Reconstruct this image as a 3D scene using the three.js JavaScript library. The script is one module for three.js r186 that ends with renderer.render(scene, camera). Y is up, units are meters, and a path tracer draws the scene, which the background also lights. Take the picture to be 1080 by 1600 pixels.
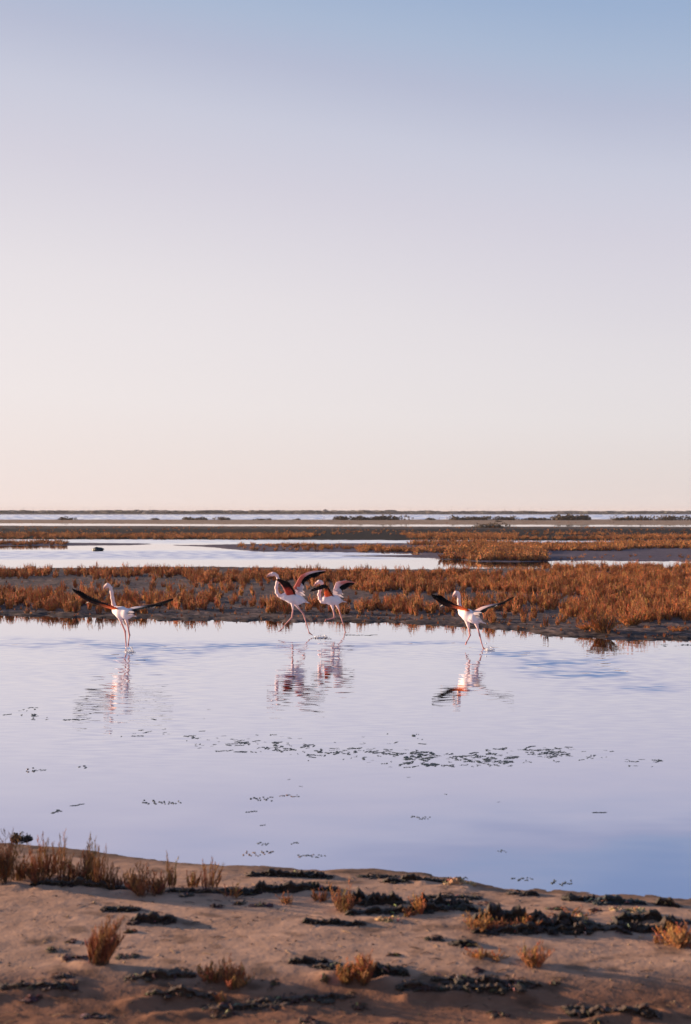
import * as THREE from 'three';
import { mergeGeometries } from 'three/addons/utils/BufferGeometryUtils.js';
import { createNoise2D, createNoise3D } from 'simplex-noise';

// ---------------------------------------------------------------- camera, sky, sun, exposure
const EYE = 2.7, FPX = 2222, CX = 540, CY = 799.5;          // eye height (m); the photograph's focal length and centre in its own pixels
const scene = new THREE.Scene();
const camera = new THREE.PerspectiveCamera(39.6, 1080 / 1600, 0.1, 20000);
camera.position.set(0, EYE, 0);
camera.lookAt(0, EYE, -10);
camera.focus = 29.5;
camera.userData.fStop = 2.6;
const renderer = new THREE.WebGLRenderer({ antialias: true });
renderer.toneMapping = THREE.LinearToneMapping;
const EXPOSURE = 2.3;
renderer.toneMappingExposure = EXPOSURE;
renderer.shadowMap.enabled = true;

const SUN_EL = 9.5 * Math.PI / 180;
const SUN = new THREE.Vector3(-0.95 * Math.cos(SUN_EL), Math.sin(SUN_EL), -0.31 * Math.cos(SUN_EL)).normalize();
const sun = new THREE.DirectionalLight(new THREE.Color().setRGB(1, 0.74, 0.50), 4.6);
sun.position.copy(SUN).multiplyScalar(120).add(new THREE.Vector3(0, 0, -30));
sun.target.position.set(0, 0, -30);
sun.castShadow = true;
sun.shadow.camera.left = sun.shadow.camera.bottom = -60;
sun.shadow.camera.right = sun.shadow.camera.top = 60;
sun.shadow.camera.far = 400;
sun.shadow.mapSize.set(4096, 4096);
scene.add(sun, sun.target);

const lin = (c) => { c /= 255; return c <= 0.04045 ? c / 12.92 : ((c + 0.055) / 1.055) ** 2.4; };
const clamp = (x, a = 0, b = 1) => Math.min(b, Math.max(a, x));
const smooth = (a, b, x) => { const t = clamp((x - a) / (b - a)); return t * t * (3 - 2 * t); };
const lerp = (a, b, t) => a + (b - a) * t;
{
  // clear evening sky: warm haze at the horizon, blue overhead, warmer and brighter towards the sun
  const ramp = [[-90, 150, 120, 108], [-1, 240, 222, 214], [0, 243, 225, 219], [2.5, 242, 229, 225], [5, 241, 232, 231], [8, 236, 229, 231], [10, 231, 225, 229], [14.5, 212, 209, 221], [17, 201, 203, 219], [19.3, 183, 189, 211], [21, 171, 186, 211],
    [23, 156, 177, 208], [30, 132, 160, 200], [45, 104, 137, 186], [90, 80, 114, 170]].map((r) => [r[0], lin(r[1]), lin(r[2]), lin(r[3])]);
  const W = 1024, H = 512, data = new Float32Array(W * H * 4);
  const az = new THREE.Vector3(SUN.x, 0, SUN.z).normalize();
  for (let j = 0; j < H; j++) for (let i = 0; i < W; i++) {
    const up = ((j + 0.5) / H - 0.5) * Math.PI, ro = ((i + 0.5) / W - 0.5) * 2 * Math.PI;
    const x = Math.cos(ro), z = Math.sin(ro), e = up * 180 / Math.PI;
    const ang = Math.acos(clamp(x * az.x + z * az.z, -1, 1)) * 180 / Math.PI;
    let t = (ang - 54) / 28;
    t = t > 1 ? 1 + 0.9 * Math.tanh((t - 1) / 1.8) : t < 0 ? 0.9 * Math.tanh(t / 0.9) : t;
    const ee = e > 0 ? e + 3.7 * Math.sign(t) * Math.abs(t) ** 1.25 * smooth(0, 8, e) * (1 - smooth(45, 80, e)) : e;
    let k = 0; while (k < ramp.length - 2 && ramp[k + 1][0] < ee) k++;
    const f = clamp((ee - ramp[k][0]) / (ramp[k + 1][0] - ramp[k][0]));
    const lowDim = (1 - smooth(0, 12, e)) * t;
    const dim = [1 - 0.135 * lowDim, 1 - 0.11 * lowDim, 1 - 0.095 * lowDim];
    for (let c = 0; c < 3; c++) data[(j * W + i) * 4 + c] = lerp(ramp[k][c + 1], ramp[k + 1][c + 1], f) * dim[c] / EXPOSURE;
    data[(j * W + i) * 4 + 3] = 1;
  }
  const sky = new THREE.DataTexture(data, W, H, THREE.RGBAFormat, THREE.FloatType);
  sky.mapping = THREE.EquirectangularReflectionMapping;
  sky.magFilter = sky.minFilter = THREE.LinearFilter;
  sky.needsUpdate = true;
  scene.background = sky;
  scene.environment = sky;
}

// ---------------------------------------------------------------- helpers
function rng(seed) { let a = seed >>> 0; return () => { a = (a + 0x6d2b79f5) | 0; let t = Math.imul(a ^ (a >>> 15), 1 | a); t = (t + Math.imul(t ^ (t >>> 7), 61 | t)) ^ t; return ((t ^ (t >>> 14)) >>> 0) / 4294967296; }; }
const N2 = createNoise2D(rng(11)), N2b = createNoise2D(rng(23)), N3 = createNoise3D(rng(37));
const fbm = (x, y, o = 4) => { let s = 0, a = 0.5; for (let i = 0; i < o; i++) { s += a * N2(x + i * 17.3, y - i * 9.1); x *= 2.03; y *= 2.03; a *= 0.5; } return s; };
const V = (x, y, z) => new THREE.Vector3(x, y, z);
const dOf = (py) => EYE * FPX / (py - CY);                 // distance of a point of the water level seen at that height in the photograph
const xOf = (px, d) => (px - CX) / FPX * d;
const at = (px, py, d) => V(xOf(px, d), EYE - (py - CY) / FPX * d, -d);
const used = new Map();
function numbered(name) { const n = used.get(name) ?? 0; used.set(name, n + 1); return n ? name + '_' + String(n).padStart(3, '0') : name; }
function tag(o, label, category, group) { o.userData = { label, category, ...(group ? { group } : {}) }; return o; }
function mesh(name, geo, mat, parent) { const m = new THREE.Mesh(geo, mat); m.name = parent ? name : numbered(name); m.castShadow = m.receiveShadow = true; (parent ?? scene).add(m); return m; }
function thing(name, label, category, pos, group) { const g = new THREE.Group(); g.name = numbered(name); g.position.copy(pos); scene.add(g); return tag(g, label, category, group); }

class MB {                                                  // collects tubes, blades and lumps into one geometry
  constructor() { this.p = []; this.c = []; this.i = []; }
  vert(v, c) { this.p.push(v.x, v.y, v.z); this.c.push(c[0], c[1], c[2]); return this.p.length / 3 - 1; }
  tube(pts, rad, sides, cols) {
    let prev = null; const n = pts.length, up = V(0, 0, 0), a = V(0, 0, 0), b = V(0, 0, 0), dir = V(0, 0, 0);
    for (let k = 0; k < n; k++) {
      dir.subVectors(pts[Math.min(n - 1, k + 1)], pts[Math.max(0, k - 1)]).normalize();
      up.set(0.31, 0.2, 0.93); if (Math.abs(up.dot(dir)) > 0.9) up.set(0.93, 0.1, 0.2);
      a.crossVectors(dir, up).normalize(); b.crossVectors(dir, a);
      const c = Array.isArray(cols[0]) ? cols[k] : cols, ring = [], r = rad[k];
      for (let s = 0; s < sides; s++) { const t = s / sides * 2 * Math.PI; ring.push(this.vert(V(pts[k].x + (a.x * Math.cos(t) + b.x * Math.sin(t)) * r, pts[k].y + (a.y * Math.cos(t) + b.y * Math.sin(t)) * r, pts[k].z + (a.z * Math.cos(t) + b.z * Math.sin(t)) * r), c)); }
      if (prev) for (let s = 0; s < sides; s++) { const q = (s + 1) % sides; this.i.push(prev[s], prev[q], ring[s], prev[q], ring[q], ring[s]); }
      prev = ring;
    }
    return this;
  }
  geo(p, i, c) { const o = this.p.length / 3; for (let k = 0; k < p.length; k++) this.p.push(p[k]); for (let k = 0; k < c.length; k++) this.c.push(c[k]); for (let k = 0; k < i.length; k++) this.i.push(i[k] + o); return this; }
  build() {
    const g = new THREE.BufferGeometry();
    g.setAttribute('position', new THREE.Float32BufferAttribute(this.p, 3));
    g.setAttribute('color', new THREE.Float32BufferAttribute(this.c, 3));
    g.setIndex(this.i); g.computeVertexNormals();
    return g;
  }
}
// tileable fractal noise as a texture of one channel
function noiseTexture(size, base, octaves, seed, shape = (v) => v) {
  const r = rng(seed), T = 512, tab = Array.from({ length: T * T }, () => r()), d = new Uint8Array(size * size * 4);
  const val = (x, y, p) => { const xi = Math.floor(x), yi = Math.floor(y), u = x - xi, v = y - yi, s = u * u * (3 - 2 * u), t = v * v * (3 - 2 * v), h = (a, b) => tab[(((a % p) + p) % p) + (((b % p) + p) % p) * T]; return lerp(lerp(h(xi, yi), h(xi + 1, yi), s), lerp(h(xi, yi + 1), h(xi + 1, yi + 1), s), t); };
  for (let j = 0; j < size; j++) for (let i = 0; i < size; i++) {
    let s = 0, a = 0.5, p = base, w = 0;
    for (let o = 0; o < octaves; o++) { s += a * val(i / size * p, j / size * p, p); w += a; a *= 0.6; p *= 2; }
    const v = clamp(shape(s / w)) * 255, k = (j * size + i) * 4;
    d[k] = d[k + 1] = d[k + 2] = v; d[k + 3] = 255;
  }
  const t = new THREE.DataTexture(d, size, size); t.wrapS = t.wrapT = THREE.RepeatWrapping; t.magFilter = t.minFilter = THREE.LinearFilter; t.needsUpdate = true;
  return t;
}

// ---------------------------------------------------------------- terrain: mud strips, bars and the near beach
// each band of land lies between a near and a far edge, given as (across, down) of the photograph and turned into metres
const edge = (pts) => { const w = pts.map(([x, y]) => { const d = dOf(y); return [xOf(x, d) / d, d]; }); return (s) => { if (s <= w[0][0]) return w[0][1]; for (let k = 1; k < w.length; k++) if (s <= w[k][0]) return lerp(w[k - 1][1], w[k][1], (s - w[k - 1][0]) / (w[k][0] - w[k - 1][0])); return w[w.length - 1][1]; }; };
const shore = edge([[-300, 1300], [0, 1319], [100, 1326], [200, 1339], [350, 1352], [540, 1358], [620, 1362], [720, 1371], [760, 1381], [870, 1389], [960, 1399], [1080, 1405], [1400, 1425]]);
const bands = [
  { near: edge([[-300, 958], [0, 961], [150, 965], [300, 969], [540, 972], [700, 976], [800, 984], [860, 992], [940, 998], [1080, 999], [1400, 1001]]), far: edge([[-300, 889], [0, 889], [200, 886], [350, 885.5], [540, 889.5], [640, 889.5], [760, 888.5], [870, 888], [1080, 887]]), h: 0.075, w: 2.0, n: 0.9 },
  { near: edge([[250, 851], [310, 853], [400, 861.5], [540, 862.5], [650, 864], [690, 872], [760, 878], [850, 877], [890, 875], [1080, 877], [1400, 877]]), far: edge([[250, 851.5], [310, 851], [400, 849.5], [540, 848.5], [1080, 847.2], [1400, 847]]), h: 0.06, w: 3, n: 1.2 },
  { near: edge([[-300, 853], [0, 852.2], [100, 852.2], [200, 851.4], [245, 849.6], [260, 848]]), far: edge([[-300, 845], [0, 846], [100, 847.5], [220, 848.6], [245, 850]]), h: 0.06, w: 3, n: 0.7 },
  { near: edge([[520, 867.5], [535, 868.6], [600, 869.6], [680, 871.8], [690, 874]]), far: edge([[520, 868.5], [535, 867.9], [600, 867.0], [690, 866]]), h: 0.03, w: 1.5, n: 0.4 },
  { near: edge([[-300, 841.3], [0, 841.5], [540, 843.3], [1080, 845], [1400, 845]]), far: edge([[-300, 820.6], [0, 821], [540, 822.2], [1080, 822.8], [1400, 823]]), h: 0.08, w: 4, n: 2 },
  { near: edge([[-300, 816.6], [0, 816.9], [400, 818.7], [1080, 819.6], [1400, 820]]), far: edge([[-300, 811.3], [0, 811.4], [540, 811.4], [1080, 811], [1400, 811]]), h: 0.12, w: 12, n: 6 },
  { near: edge([[-300, 803.3], [1400, 803.1]]), far: () => 1e6, h: 1.0, w: 150, n: 30 },
];
// low ridges of the near beach: (from, to, half width m, height m)
const G = (px, py) => { const d = dOf(py) * (1 - 0.1 / EYE); return [xOf(px, d), d]; };
const ridges = [[[545, 1408], [725, 1418], 0.10, 0.035], [[370, 1384], [515, 1394], 0.09, 0.03], [[740, 1432], [960, 1452], 0.11, 0.04], [[640, 1366], [735, 1374], 0.07, 0.022], [[960, 1420], [1090, 1450], 0.12, 0.035],
  [[505, 1522], [650, 1534], 0.08, 0.035], [[640, 1546], [830, 1542], 0.07, 0.035], [[870, 1582], [1040, 1566], 0.08, 0.04], [[200, 1552], [300, 1540], 0.07, 0.03], [[240, 1566], [360, 1556], 0.05, 0.02], [[100, 1500], [160, 1514], 0.07, 0.025], [[-40, 1380], [210, 1394], 0.12, 0.03],
  [[-30, 1545], [110, 1530], 0.06, 0.02], [[420, 1556], [520, 1560], 0.05, 0.018], [[560, 1585], [700, 1580], 0.06, 0.02], [[60, 1580], [200, 1588], 0.06, 0.02]].map(([a, b, w, h]) => { const A = G(...a), B = G(...b); return { ax: A[0], ay: A[1], bx: B[0] - A[0], by: B[1] - A[1], w, h }; });
function land(x, d) {                                        // signed distance-like value to the nearest shore, and the band
  const s = x / d;
  const jag = 0.16 * N2(x * 1.1, d * 1.3) + 0.06 * N2b(x * 4.3, d * 4.1) + 0.03 * N2(x * 11, d * 12);
  const best = { s: shore(s) - d + jag * 0.55, k: -1 };
  if (d > 20) bands.forEach((b, k) => {
    const n = b.n * (0.7 * N2(x * 0.9 / b.n, d * 0.35 / b.n) + 0.35 * N2b(x * 3.1 / b.n, d * 1.2 / b.n));
    const v = Math.min(d - b.near(s), b.far(s) - d) + n * 0.8;
    if (v > best.s) { best.s = v; best.k = k; }
  });
  return best;
}
function height(x, d, L = land(x, d)) {
  if (L.k < 0) {
    let h;
    const c = d;
    if (L.s < 0) h = Math.max(-0.3, L.s * 0.12);
    else {
      h = 0.07 * (1 - Math.exp(-L.s / 0.35)) + 0.03 * smooth(0.6, 2, L.s);
      h += (0.006 * N2(x * 0.6, c * 1.1) + 0.0028 * N2b(x * 2.1, c * 2.9) + 0.0014 * N2(x * 6.1, c * 7.2) + 0.0008 * N2b(x * 15, c * 17)) * smooth(0.0, 0.5, L.s);
      for (const r of ridges) {
        const t = clamp(((x - r.ax) * r.bx + (c - r.ay) * r.by) / (r.bx * r.bx + r.by * r.by)), ex = x - r.ax - t * r.bx, ey = c - r.ay - t * r.by, q = (ex * ex + ey * ey) / (r.w * r.w);
        if (q < 4) h += 0.8 * r.h * Math.exp(-q * 1.6) * (0.75 + 0.7 * N2(x * 5, c * 7));
      }
      // churned lower bench facing the camera
      const b = smooth(8.12 + 0.1 * N2(x * 0.7, 3), 7.55, c);
      h -= 0.075 * b; h += b * (0.004 * N2(x * 3, c * 6) + 0.003 * N2b(x * 10, c * 13));
      if (c < 6.5) h += 0.9 * smooth(6.5, 1.5, c);
    }
    return h;
  }
  const b = bands[L.k], m = d < 80 ? 1 : 0.6;
  if (L.s < 0) return Math.max(-0.3, L.s / b.w * 0.12);
  let h = b.h * (1 - Math.exp(-L.s / b.w * 2)) + 0.004 * smooth(0, 0.3, L.s);
  h += b.h * m * (0.28 * N2(x * 0.35, d * 0.3) + 0.2 * N2b(x * 1.3, d * 1.1)) * smooth(0, b.w, L.s) + (d < 80 ? 0.012 * N2(x * 4.7, d * 3.9) : 0);
  return h;
}
const beachBump = noiseTexture(1024, 24, 5, 5), beachTone = noiseTexture(512, 10, 6, 8, (v) => 0.68 + 0.6 * (v - 0.5) + 0.2);
{
  const rows = [-60, -20, -6, 1, 4, 6];
  for (let d = 6.8; d < 11.8; d += 0.023) rows.push(d);
  for (let d = 11.8; d < 28.5; d += 0.3) rows.push(d);
  for (let d = 28.5; d < 2200; d += 0.6 * d * d / 6000) rows.push(d);
  for (const d of [2400, 2800, 3500, 5000, 8000, 12000]) rows.push(d);
  const NC = 500, P = [], U = [], C = [], I = [], o = [0, 0, 0];
  rows.forEach((d) => {
    const half = d < 6 ? 4.4 + 2.0 + (6 - d) * 0.6 : 0.3 * d + 4.6 - 2.4 * smooth(6, 40, d) * 0;
    for (let j = 0; j <= NC; j++) {
      const x = (j / NC * 2 - 1) * half, L = d > 0.5 ? land(x, d) : { s: 5, k: -1 }, h = height(x, Math.max(d, 0.5), L);
      P.push(x, d > 2300 ? Math.max(h, 0.6) : h, -d); U.push(x / 0.9, d / 0.9);
      const n = fbm(x * 0.8, d * 0.9, 4), n2 = N2b(x * 6, d * 7);
      let c;
      if (L.k < 0) {
        const dry = smooth(0.03, 0.5, L.s + 0.15 * n), low = smooth(8.2 + 0.1 * n, 7.75, d);
        c = [0.46, 0.268, 0.178].map((v, k) => v * lerp(0.38, 1, dry) * lerp(1, [0.56, 0.45, 0.40][k], low) * (1 + 0.22 * n + 0.06 * n2));
        const stain = smooth(0.22, 0.5, fbm(x * 1.7 + 40, d * 2.2, 4)) * 0.45; c = c.map((v) => v * (1 - stain));
      } else if (L.k === 0) {
        const damp = smooth(1.4, 0.1, L.s + n), pale = smooth(0.05, 0.5, n + 0.25 * n2);
        c = [0.125, 0.09, 0.08].map((v, k) => v * (1 - 0.35 * damp) * (1 + 0.25 * n2) * (1 + [0.55, 0.45, 0.4][k] * pale) * (1 - 0.55 * smooth(0.1, 0.6, N2b(x * 0.7 + 9, d * 3.2) + 0.4 * N2(x * 3, d * 9)) * smooth(5, 1, L.s)));
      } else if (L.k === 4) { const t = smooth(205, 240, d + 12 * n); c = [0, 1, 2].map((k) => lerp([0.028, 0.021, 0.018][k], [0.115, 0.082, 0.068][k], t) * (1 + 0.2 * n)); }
      else if (L.k === 5) c = [0.33, 0.225, 0.155].map((v) => v * (1 + 0.2 * n));
      else if (L.k === 6) c = [0.14, 0.11, 0.10];
      else c = [0.125, 0.098, 0.118].map((v) => v * (1 + 0.3 * n + 0.15 * n2));
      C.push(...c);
    }
  });
  const w = NC + 1;
  for (let i = 0; i < rows.length - 1; i++) for (let j = 0; j < NC; j++) { const a = i * w + j; I.push(a, a + 1, a + w, a + 1, a + w + 1, a + w); }
  const g = new THREE.BufferGeometry();
  g.setAttribute('position', new THREE.Float32BufferAttribute(P, 3)); g.setAttribute('uv', new THREE.Float32BufferAttribute(U, 2)); g.setAttribute('color', new THREE.Float32BufferAttribute(C, 3));
  g.setIndex(I); g.computeVertexNormals();
  const m = new THREE.MeshPhysicalMaterial({ vertexColors: true, roughness: 0.92, map: beachTone, bumpMap: beachBump, bumpScale: 0.0045, specularIntensity: 0.1 });
  mesh('ground', g, m).userData = { kind: 'structure' };
}

// ---------------------------------------------------------------- water: one sheet, ripples as slopes of its surface
const feet = [[197.3, 1018, 0.9], [486, 992, 0.6], [540, 988.5, 0.6], [757, 1014, 1.0]].map(([px, py, a]) => { const d = dOf(py); return [xOf(px, d), d, a]; });
// stirred patches: (across, down, half width, half height in the photograph, strength)
const stirred = [[60, 1003, 150, 7, 1.0], [250, 1022, 110, 10, 0.8], [200, 1010, 200, 9, 0.7], [210, 1030, 60, 9, 1.2], [400, 1008, 190, 6, 0.8], [560, 1004, 120, 5, 0.6], [800, 1020, 70, 6, 1.2], [850, 1036, 90, 9, 1.6], [920, 1053, 100, 9, 1.4], [985, 1074, 100, 8, 1.0],
  [690, 1004, 80, 3, 0.8], [1010, 1030, 110, 8, 0.45], [600, 1020, 120, 7, 0.4], [120, 1050, 200, 12, 0.25], [400, 1012, 120, 6, 0.5]];
function slopes(x, d, out) {
  const py = CY + EYE * FPX / d, px = CX + x / d * FPX;
  let sx = 0, sz = 0, m = 0;
  if (d < 45) {
    for (const [ax, ay, w, h, s] of stirred) { const q = ((px - ax) / w) ** 2 + ((py - ay) / h) ** 2; if (q < 6) m += s * Math.exp(-q); }
    m *= 0.55 + 0.9 * clamp(0.5 + N2b(x * 0.7, d * 0.45));
    const fine = smooth(13, 19, d) * smooth(31, 27, d) * (0.75 + 0.75 * smooth(150, 60, Math.abs(px - 200)) * smooth(27.5, 25, d) - 0.25 * smooth(110, 40, Math.abs(px - 735)));
    const w1 = N2(x * 0.9, d * 2.6), w2 = N2b(x * 2.2 + 5, d * 6.5), w3 = N2(x * 1.5 - 9, d * 11);
    sz += m * 0.062 * (w1 * 0.7 + w2 * 0.9 + 0.75) + fine * 0.017 * (w2 + w3 + 0.6 * N2b(x * 1.1 + 50, d * 17)) + 0.0016 * w1;
    sx += m * 0.02 * (N2(x * 2.4 + 30, d * 2.8)) + fine * 0.003 * N2b(x * 3, d * 7 + 8);
    for (const [fx, fd, a] of feet) { const ex = x - fx, ed = d - fd, r = Math.hypot(ex, ed) + 1e-4; if (r < 4.5) { const w = a * 0.04 * Math.cos(r / 0.34 * 6.283 + 1.2) * Math.exp(-r / 1.3); sx += w * ex / r; sz += w * ed / r; } }
    const big = smooth(17, 11, d); sz += big * (0.012 + 0.014 * fbm(x * 0.5 + 3, d * 0.8, 3) + 0.034 * smooth(-0.6, 2.6, x) * smooth(13.8, 10.4, d + 0.6 * N2(x * 0.8, d) + 0.25 * N2b(x * 1.5, d * 4)));
  } else if (d < 140) {
    const band = smooth(858, 862, py) * smooth(876, 871, py) * smooth(700, 560, px) + 0.7 * smooth(851, 846, py);
    sz += band * (0.085 + 0.06 * N2(x * 0.8, d * 3)) + 0.002 * N2b(x * 0.3, d * 0.7);
  } else if (d > 500) sz += 0.11 + 0.07 * N2(x * 0.2, d * 0.5);
  out[0] = sx; out[1] = sz;
}
{
  const rows = [];
  for (let d = 9.0; d < 15; d += 0.06) rows.push(d);
  for (let d = 15; d < 1800; d += 0.55 * d * d / 6000) rows.push(d);
  rows.push(2300);
  const NC = 420, P = [], Nn = [], I = [], s = [0, 0];
  for (const d of rows) { const half = 0.3 * d + 2.5; for (let j = 0; j <= NC; j++) { const x = (j / NC * 2 - 1) * half; slopes(x, d, s); const l = Math.hypot(s[0], 1, s[1]); P.push(x, 0, -d); Nn.push(-s[0] / l, 1 / l, s[1] / l); } }
  const w = NC + 1;
  for (let i = 0; i < rows.length - 1; i++) for (let j = 0; j < NC; j++) { const a = i * w + j; I.push(a, a + 1, a + w, a + 1, a + w + 1, a + w); }
  const g = new THREE.BufferGeometry();
  g.setAttribute('position', new THREE.Float32BufferAttribute(P, 3)); g.setAttribute('normal', new THREE.Float32BufferAttribute(Nn, 3)); g.setIndex(I);
  const m = new THREE.MeshStandardMaterial({ color: new THREE.Color().setRGB(0.57, 0.57, 0.72), metalness: 1, roughness: 0.03 });
  mesh('water', g, m).userData = { kind: 'structure' };
}

// ---------------------------------------------------------------- far shore, masts, dune shrubs
const plantMat = new THREE.MeshStandardMaterial({ vertexColors: true, roughness: 0.85, side: THREE.DoubleSide });
{
  const r = rng(77), ico = new THREE.IcosahedronGeometry(1, 1); const p = ico.attributes.position;
  for (let i = 0; i < p.count; i++) { const k = 1 + 0.35 * N3(p.getX(i) * 1.7, p.getY(i) * 1.7, p.getZ(i) * 1.7); p.setXYZ(i, p.getX(i) * k, p.getY(i) * k, p.getZ(i) * k); }
  ico.computeVertexNormals();
  const N = 7000, im = new THREE.InstancedMesh(ico, new THREE.MeshStandardMaterial({ color: 0xffffff, roughness: 1 }), N), q = new THREE.Object3D(), col = new THREE.Color();
  for (let i = 0; i < N; i++) {
    const x = (r() * 2 - 1) * 700, d = 1740 + r() * 300, tall = 0.9 + 0.5 * N2(x * 0.012, 4) + 0.5 * N2b(x * 0.05, 1);
    q.position.set(x, 0.2 + r() * (3.0 + 0.6 * tall) * (x < 60 ? 1 : 0.78), -d); q.scale.set(4 + r() * 7, 0.8 + r() * 0.8 * tall, 2 + r() * 2); q.rotation.set(0, r() * 6.28, 0); q.updateMatrix();
    im.setMatrixAt(i, q.matrix); col.setRGB(0.055 + 0.02 * r(), 0.046 + 0.015 * r(), 0.042 + 0.01 * r()); im.setColorAt(i, col);
  }
  im.name = 'treeline'; im.userData = { kind: 'stuff', label: 'low dark line of trees and scrub along the horizon', category: 'treeline' }; scene.add(im);
}
{
  const mast = new THREE.MeshStandardMaterial({ color: new THREE.Color().setRGB(0.3, 0.28, 0.28), roughness: 0.9 });
  const g = new THREE.CylinderGeometry(0.1, 0.2, 11, 6), arm = new THREE.CylinderGeometry(0.07, 0.07, 2.4, 5); arm.rotateZ(Math.PI / 2);
  [37, 52, 235, 642, 706, 731, 764, 789, 812, 831, 846].forEach((px, i) => {
    const t = thing('utility_pole', 'thin utility pole standing above the treeline on the horizon', 'utility pole', V(xOf(px, 2300), 1, -2300), 'poles along the far shore');
    const h = 0.8 + 0.25 * ((i * 7) % 5) / 4; const a = mesh('pole', g, mast, t); a.scale.y = h; a.position.y = 5.5 * h; mesh('crossarm', arm, mast, t).position.set(0, 10.2 * h, 0.2);
  });
  const hut = thing('farm_building', 'low roofed building showing just above the treeline on the horizon', 'building', V(xOf(508.5, 2100), 0.9, -2100));
  mesh('wall', new THREE.BoxGeometry(7, 4.4, 6), new THREE.MeshStandardMaterial({ color: new THREE.Color().setRGB(0.4, 0.36, 0.34), roughness: 0.9 }), hut).position.y = 2.2;
  const rs = new THREE.Shape(); rs.moveTo(-4.2, 0); rs.lineTo(4.2, 0); rs.lineTo(0, 1.7); rs.closePath();
  mesh('roof', new THREE.ExtrudeGeometry(rs, { depth: 7, bevelEnabled: false }), new THREE.MeshStandardMaterial({ color: new THREE.Color().setRGB(0.2, 0.15, 0.14), roughness: 0.9 }), hut).position.set(0, 4.41, -3.5);
}
// a shrub of many small leaf clumps on short stems
function shrub(label, px0, px1, py, hpx, d, seed, tone = 1) {
  const r = rng(seed), x0 = xOf(px0, d), x1 = xOf(px1, d), w = (x1 - x0) / 2, h = 1.08 * hpx / FPX * d, base = V((x0 + x1) / 2, height((x0 + x1) / 2, d) - 0.02, -d), stems = [];
  const t = thing('dune_shrub', label, 'shrub', base), leaf = new MB(), n = Math.round(clamp(w * 150, 260, 1500));
  const lumps = Array.from({ length: Math.max(4, Math.round(w / h * 3)) }, (_, k, ) => [(r() * 2 - 1) * w * 0.86, h * (0.45 + 0.55 * r()), 0.9 * h + r() * h * 0.9, (r() - 0.5) * h]);
  for (let k = 0; k < n; k++) {
    const l = lumps[k % lumps.length], a = r() * 6.283, u = Math.acos(r()), q = 0.55 + 0.45 * Math.sqrt(r());
    const c = V(l[0] + Math.cos(a) * Math.sin(u) * l[2] * q, Math.cos(u) * l[1] * q, l[3] + Math.sin(a) * Math.sin(u) * l[2] * q * 0.8), s = h * (0.09 + 0.10 * r());
    const v = (0.75 + 0.5 * r()) * tone, col = [0.14 * v, 0.09 * v, 0.052 * v];
    for (let j = 0; j < 3; j++) { const e = () => V((r() - 0.5) * 2.6 * s, (r() - 0.4) * 2.4 * s, (r() - 0.5) * 2.6 * s).add(c); const i0 = leaf.vert(e(), col); leaf.vert(e(), col); leaf.vert(e(), col); leaf.i.push(i0, i0 + 1, i0 + 2); }
  }
  for (const l of lumps) { const wood = new MB(); stems.push(wood); for (let j = 0; j < 3; j++) wood.tube([V(l[0] * 0.9, 0, l[3]), V(l[0] + (r() - 0.5) * l[2], l[1] * 0.7, l[3] + (r() - 0.5) * l[2])], [0.03, 0.012], 4, [0.09, 0.06, 0.045]); }
  mesh('crown', leaf.build(), plantMat, t); for (const b of stems) mesh('stem', b.build(), plantMat, t);
  return t;
}
shrub('low rounded shrub alone on the far sandbar behind the dark boulder', 92, 116, 812.5, 5.5, 462, 1);
shrub('tiny bush on the far sandbar between two clusters of larger shrubs', 235, 246, 812, 3.5, 465, 2);
shrub('first of three dark shrubs close together on the far sandbar', 285, 303, 812, 5.5, 466, 3);
shrub('middle one of three dark shrubs close together on the far sandbar', 305, 322, 812, 5, 460, 4);
shrub('tallest of three dark shrubs close together on the far sandbar', 339, 356, 812.3, 6.2, 455, 5);
shrub('flat low scrub hugging the far sandbar beyond the running flamingo pair', 395, 424, 813, 3.2, 452, 6);
shrub('very small bush at the water edge of the far sandbar', 461, 469, 812, 3, 460, 7);
shrub('long dark hedge-like shrub growing on the far sandbar', 520, 643, 812.5, 7.5, 455, 8);
shrub('small isolated bush between two long shrub rows near white birds', 667, 680, 812.5, 3.8, 452, 9);
shrub('long shrub row tapering toward the two distant white birds', 698, 812, 812.5, 6.5, 450, 10);
shrub('low straggly scrub joining two taller shrub rows on the far sandbar', 806, 866, 812.8, 4.5, 448, 11);
shrub('tallest and darkest shrub mass on the far sandbar', 860, 950, 813, 9, 446, 12, 0.85);
shrub('brownish shrub row running out of the picture along the far sandbar', 945, 1130, 813.5, 7.5, 440, 13);
shrub('dark flat-topped mound of scrub standing on the bare mud flat', 740, 796, 825, 7.6, 236, 14);
shrub('thin dark scrub patch lying on the pale sand bar', 775, 790, 815.5, 2.5, 372, 15);

// ---------------------------------------------------------------- glasswort
const RUST = [[0.47, 0.150, 0.034], [0.36, 0.112, 0.030], [0.54, 0.19, 0.042], [0.25, 0.088, 0.036]];
const AMBER = [[0.46, 0.165, 0.045], [0.33, 0.115, 0.036], [0.50, 0.20, 0.06], [0.22, 0.085, 0.036]];
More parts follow.
